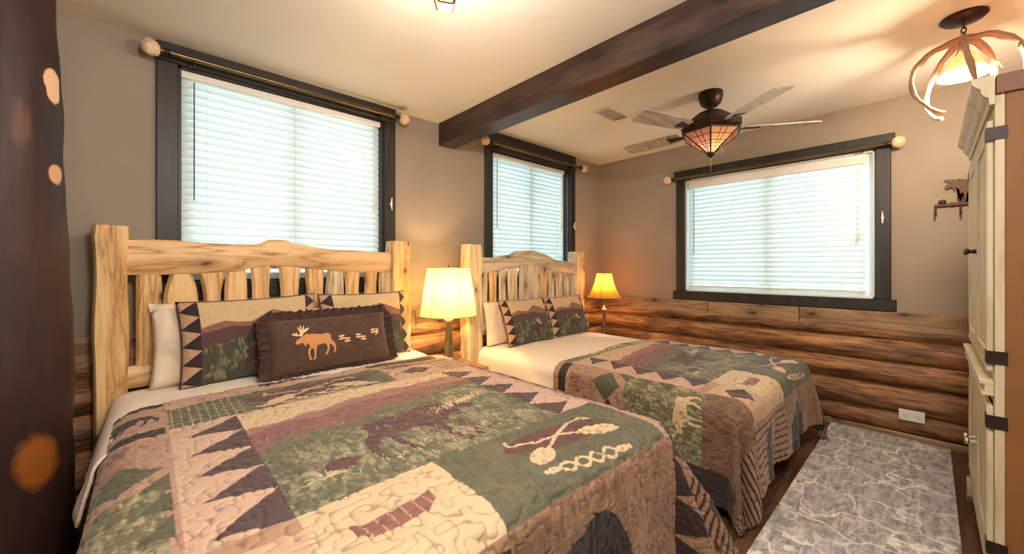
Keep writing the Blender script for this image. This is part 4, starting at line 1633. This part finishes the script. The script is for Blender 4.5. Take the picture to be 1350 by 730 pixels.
# ------------------------------------------------------------------ antler pendant
AP = (2.86, -.11)
root = thing('antler_pendant', 'antler pendant light with a glowing glass bell, above the cream armoire', 'ceiling lamp', (AP[0], AP[1], ZF))
MB().lathe([(.001, -.001), (.078, -.001), (.080, -.008), (.066, -.022), (.02, -.03), (.001, -.031)], seg=28).build('canopy', M['bronze'], root, True)
m = MB()
for i, zc in enumerate((-.043, -.066, -.089)):
    ring = []
    for q in range(13):
        a = 2 * PI * q / 12
        x, z = .008 * math.cos(a), .016 * math.sin(a)
        ring.append((x, 0, zc + z) if i % 2 == 0 else (0, x, zc + z))
    m.tube(ring, .0028, 6, False)
m.build('chain', M['bronze'], root, True)
CZ = -.295
for i in range(5):
    a0 = i * 2 * PI / 5 + .55
    m = MB()
    path, rad = [], []
    for q in range(17):
        t = q / 16
        ph = R(4) + t * R(150)
        rr = .188 * math.sin(ph)
        az = a0 + .45 * t * t
        path.append((rr * math.cos(az), rr * math.sin(az), CZ + .185 * math.cos(ph) + .004 * math.sin(q * 2 + i)))
        rad.append(.016 - .009 * t + .002 * math.sin(q * 1.3 + i))
    m.tube(path, rad, 8)
    for (k0, out) in ((6, .03),):
        p = Vector(path[k0])
        az = a0 + .45 * (k0 / 16) ** 2
        side = Vector((-math.sin(az), math.cos(az), 0)) * (1 if k0 == 5 else -1)
        rd = Vector((math.cos(az), math.sin(az), 0))
        m.tube([p, p + side * out * .5 + rd * .012 + Vector((0, 0, -.012)), p + side * out + rd * .006 + Vector((0, 0, -.045))], [.010, .007, .002], 7)
    m.build('antler', M['antler'], root, True)
MB().lathe([(.016, -.165), (.030, -.175), (.052, -.215), (.075, -.262), (.088, -.285)], seg=28, caps=False).build('glass_bell', M['milk'], root, True)
MB().lathe([(.001, -.105), (.014, -.107), (.016, -.165), (.018, -.178), (.001, -.18)], seg=14).build('socket', M['bronze'], root, True)
MB().lathe([(.001, -.178), (.014, -.18), (.028, -.21), (.050, -.258), (.066, -.274), (.060, -.281), (.001, -.284)], seg=18).build('bulb', M['bulb'], root, True)
ld = bpy.data.lights.new('pendant_light', 'POINT')
ld.energy = 21
ld.color = (1.0, .78, .55)
ld.shadow_soft_size = .05
lo = bpy.data.objects.new('pendant_light', ld)
C.objects.link(lo)
lo.parent = root
lo.location = (0, 0, -.345)

# ------------------------------------------------------------------ armoire
AX0, AX1, AYF, AYB = 2.105, 3.06, -.150, -.72
arm = thing('armoire', 'tall worn cream armoire with a tan side panel at the right edge', 'armoire', ((AX0 + AX1) / 2, (AYF + AYB) / 2, 0))
ao = Vector(arm.location)


def ab(name, x0, x1, y0, y1, z0, z1, mat, b=.003, parent=arm, prof=None):
    m = MB().box(x0 - ao.x, x1 - ao.x, y0 - ao.y, y1 - ao.y, z0, z1, b)
    return m.build(name, mat, parent)


AT = CAMZ + .652
ab('side_panel', AX0, AX0 + .022, AYB, AYF - .022, .06, AT - .06, M['mdf'])
ab('side_panel', AX1 - .022, AX1, AYB, AYF - .022, .06, AT - .06, M['mdf'])
ab('back_panel', AX0 + .022, AX1 - .022, AYB, AYB + .012, .08, AT - .06, M['mdf'])
fs = MB()
for (x0, x1, z0, z1) in ((AX0, AX0 + .05, .06, AT - .06), (AX1 - .05, AX1, .06, AT - .06), (AX0 + .05, AX1 - .05, .06, .16), (AX0 + .05, AX1 - .05, AT - .14, AT - .06), (AX0 + .05, AX1 - .05, CAMZ - .47, CAMZ - .36)):
    fs.box(x0 - ao.x, x1 - ao.x, AYF - .022 - ao.y, AYF - ao.y, z0, z1, .002)
fs.build('face_frame', M['cream_paint'], arm)
ab('shelf', AX0 + .022, AX1 - .022, AYB + .012, AYF - .022, CAMZ - .43, CAMZ - .41, M['mdf'])
ab('top_board', AX0 + .022, AX1 - .022, AYB + .012, AYF - .022, AT - .08, AT - .06, M['mdf'])
ab('bottom_board', AX0 + .022, AX1 - .022, AYB + .012, AYF - .022, .08, .10, M['mdf'])
XM = (AX0 + AX1) / 2
for (z0, z1, arch) in ((CAMZ - .355, AT - .145, True), (.165, CAMZ - .475, False)):
    for (x0, x1, hx, s) in ((AX0 + .012, XM - .002, AX0 + .012, 1), (XM + .002, AX1 - .012, AX1 - .012, -1)):
        dr = MB()
        y0, y1 = AYF + .001, AYF + .017
        for (p0, p1, q0, q1) in ((x0, x0 + .065, z0, z1), (x1 - .065, x1, z0, z1), (x0 + .065, x1 - .065, z0, z0 + .07), (x0 + .065, x1 - .065, z1 - .07, z1)):
            dr.box(p0 - ao.x, p1 - ao.x, y0 - ao.y, y1 - ao.y, q0, q1, .003)
        d = dr.build('door', M['cream_paint'], arm)
        ab('raised_panel', x0 + .06, x1 - .06, y0 + .001, y1 - .006, z0 + .065, z1 - .065, M['cream_paint'], .004, d)
        for zz in (z0 + .05, z1 - .05):
            hp = MB()
            if s == 1:
                hp.box(AX0 - .003 - ao.x, AX0 + .045 - ao.x, AYF + .0172 - ao.y, AYF + .0192 - ao.y, zz - .022, zz + .022)
                hp.box(AX0 - .0035 - ao.x, AX0 - .0005 - ao.x, AYF - .028 - ao.y, AYF + .0192 - ao.y, zz - .022, zz + .022)
            else:
                hp.box(AX1 - .045 - ao.x, AX1 + .003 - ao.x, AYF + .0172 - ao.y, AYF + .0192 - ao.y, zz - .022, zz + .022)
            hp.build('hinge', M['black'], d)
        kx = x1 - .032 if s == 1 else x0 + .032
        kz = (CAMZ + .07) if arch else (CAMZ - .735)
        kb = MB()
        kb.tube([(0, 0, 0), (0, .018, 0)], [.010, .006], 10)
        kb.tube([(0, .018, 0), (0, .024, 0), (0, .032, 0), (0, .036, 0)], [.007, .014, .013, .004], 12)
        kbo = kb.build('knob', M['bronze'] if arch else M['chrome'], d, True)
        kbo.location = (kx - ao.x, AYF + .017 - ao.y, kz)
# waist moulding
wm = MB()
for (o_, z0, z1) in ((.030, CAMZ - .438, CAMZ - .425), (.022, CAMZ - .425, CAMZ - .40), (.034, CAMZ - .40, CAMZ - .385)):
    wm.box(AX0 - .0 - ao.x, AX1 - ao.x, AYF + .001 - ao.y, AYF + o_ - ao.y, z0, z1, .002)
wm.build('waist_moulding', M['cream_paint'], arm)
# cornice: stepped front in cream, plain brown returns
prof = [(.001, AT - .098), (.016, AT - .098), (.020, AT - .088), (.020, AT - .074), (.036, AT - .066), (.046, AT - .052), (.046, AT - .040), (.062, AT - .030), (.074, AT - .018), (.076, AT), (.001, AT)]
cr = MB()
rings = []
for x in (AX0 - .015, AX1 + .05):
    rings.append([(x - ao.x, AYF + d_ * .68 - ao.y, z) for d_, z in prof])
cr.loft(rings)
cr.build('cornice', M['cream_paint'], arm)
ab('cornice_return', AX0 - .014, AX0 - .001, AYB, AYF - .001, AT - .065, AT - .001, M['mdf_top'])
ab('cornice_return', AX1 + .001, AX1 + .049, AYB, AYF - .001, AT - .065, AT - .001, M['mdf_top'])
ab('cornice_top', AX0, AX1, AYB, AYF - .001, AT - .012, AT - .001, M['mdf_top'])
# plinth and bracket feet
ab('plinth', AX0 + .01, AX1 - .01, AYF + .001, AYF + .012, .075, .13, M['cream_paint'])
for (x0, x1) in ((AX0, AX0 + .13), (AX1 - .11, AX1 + .02)):
    ft = MB()
    out = [(x0 - ao.x, .001), (x1 - ao.x - .05, .001), (x1 - ao.x - .03, .03), (x1 - ao.x, .05), (x1 - ao.x, .10), (x0 - ao.x, .10)]
    if x0 > XM:
        out = [(x0 + x1 - 2 * ao.x - a, b) for a, b in out]
    ft.prism(out, AYF - .03 - ao.y, AYF + .022 - ao.y, lambda a, b, d: (a, d, b))
    ft.build('foot', M['cream_paint'], arm)
for (x0, x1) in ((AX0 + .01, AX0 + .08), (AX1 - .08, AX1 - .01)):
    ab('rear_foot', x0, x1, AYB, AYB + .06, .001, .085, M['mdf'])

# ------------------------------------------------------------------ moose coat rack, outlet, rug
rk = thing('coat_rack', 'brown iron moose coat hook rack on the wall beside the cream armoire', 'coat rack', (XB, -.30, CAMZ + .415))
MB().box(-.022, -.012, -.28, .28, -.008, .008, .002).build('bar', M['iron'], rk)
m = MB()
m.prism([((.235 - .20 * x), (.006 + .20 * (.76 - y))) for x, y in MOOSE], -.019, -.015, lambda a, b, d: (d, a, b))
m.prism([(.216, .148), (.204, .142), (.190, .150), (.184, .163), (.192, .160), (.202, .168), (.210, .163), (.219, .171), (.228, .164), (.236, .169), (.236, .156)], -.0185, -.0155, lambda a, b, d: (d, a, b))
m.build('moose_figure', M['iron'], rk)
for yy in (.275, .165, -.165, -.275):
    MB().tube([(-.024, yy, .0), (-.026, yy, -.045), (-.036, yy, -.066), (-.052, yy, -.068), (-.060, yy, -.052)], [.006, .006, .006, .006, .005], 8).build('hook', M['iron'], rk, True)
for yy in (.245, -.245):
    MB().lathe([(.001, 0), (.016, .002), (.020, .014), (.014, .026), (.001, .03)], cx=-.017, cy=yy, cz=.008, seg=10).build('pine_cone', M['iron'], rk, True)
MB().box(-.014, -.008, .100, .112, .0, .20, .001).build('upright', M['iron'], rk)
for yy in (-.2, .2):
    MB().box(-.012, -.001, yy - .01, yy + .01, -.014, .014, .001).build('wall_plate', M['iron'], rk)

ol = thing('wall_outlet', 'white horizontal power outlet in a metal box on the lowest wainscot log', 'outlet', (XB - .104, .085, .172), 0)
MB().box(-.006, .0, -.062, .062, -.037, .037, .003).build('cover_plate', M['plastic'], ol)
MB().box(.0005, .05, -.05, .05, -.03, .03, .002).build('mounting_box', M['steel'], ol)
m = MB()
for c in (-.027, .027):
    sk = MB().box(-.0085, -.0062, c - .017, c + .017, -.016, .016, .002).build('socket', M['plastic'], ol)
    MB().box(-.0093, -.0086, c - .009, c + .0, -.009, -.0065).box(-.0093, -.0086, c - .009, c + .0, .0055, .008).box(-.0093, -.0086, c + .006, c + .011, -.0025, .0025).build('slot', M['slot'], sk)

rug = MB().box(0, 2.56, 0, .60, 0, .011, .003).build('runner_rug', M['rug'])
rug.location = (1.20, -.09, .0008)
tag(rug, 'grey marbled runner rug with white veins on the floor before the farther bed', 'rug')
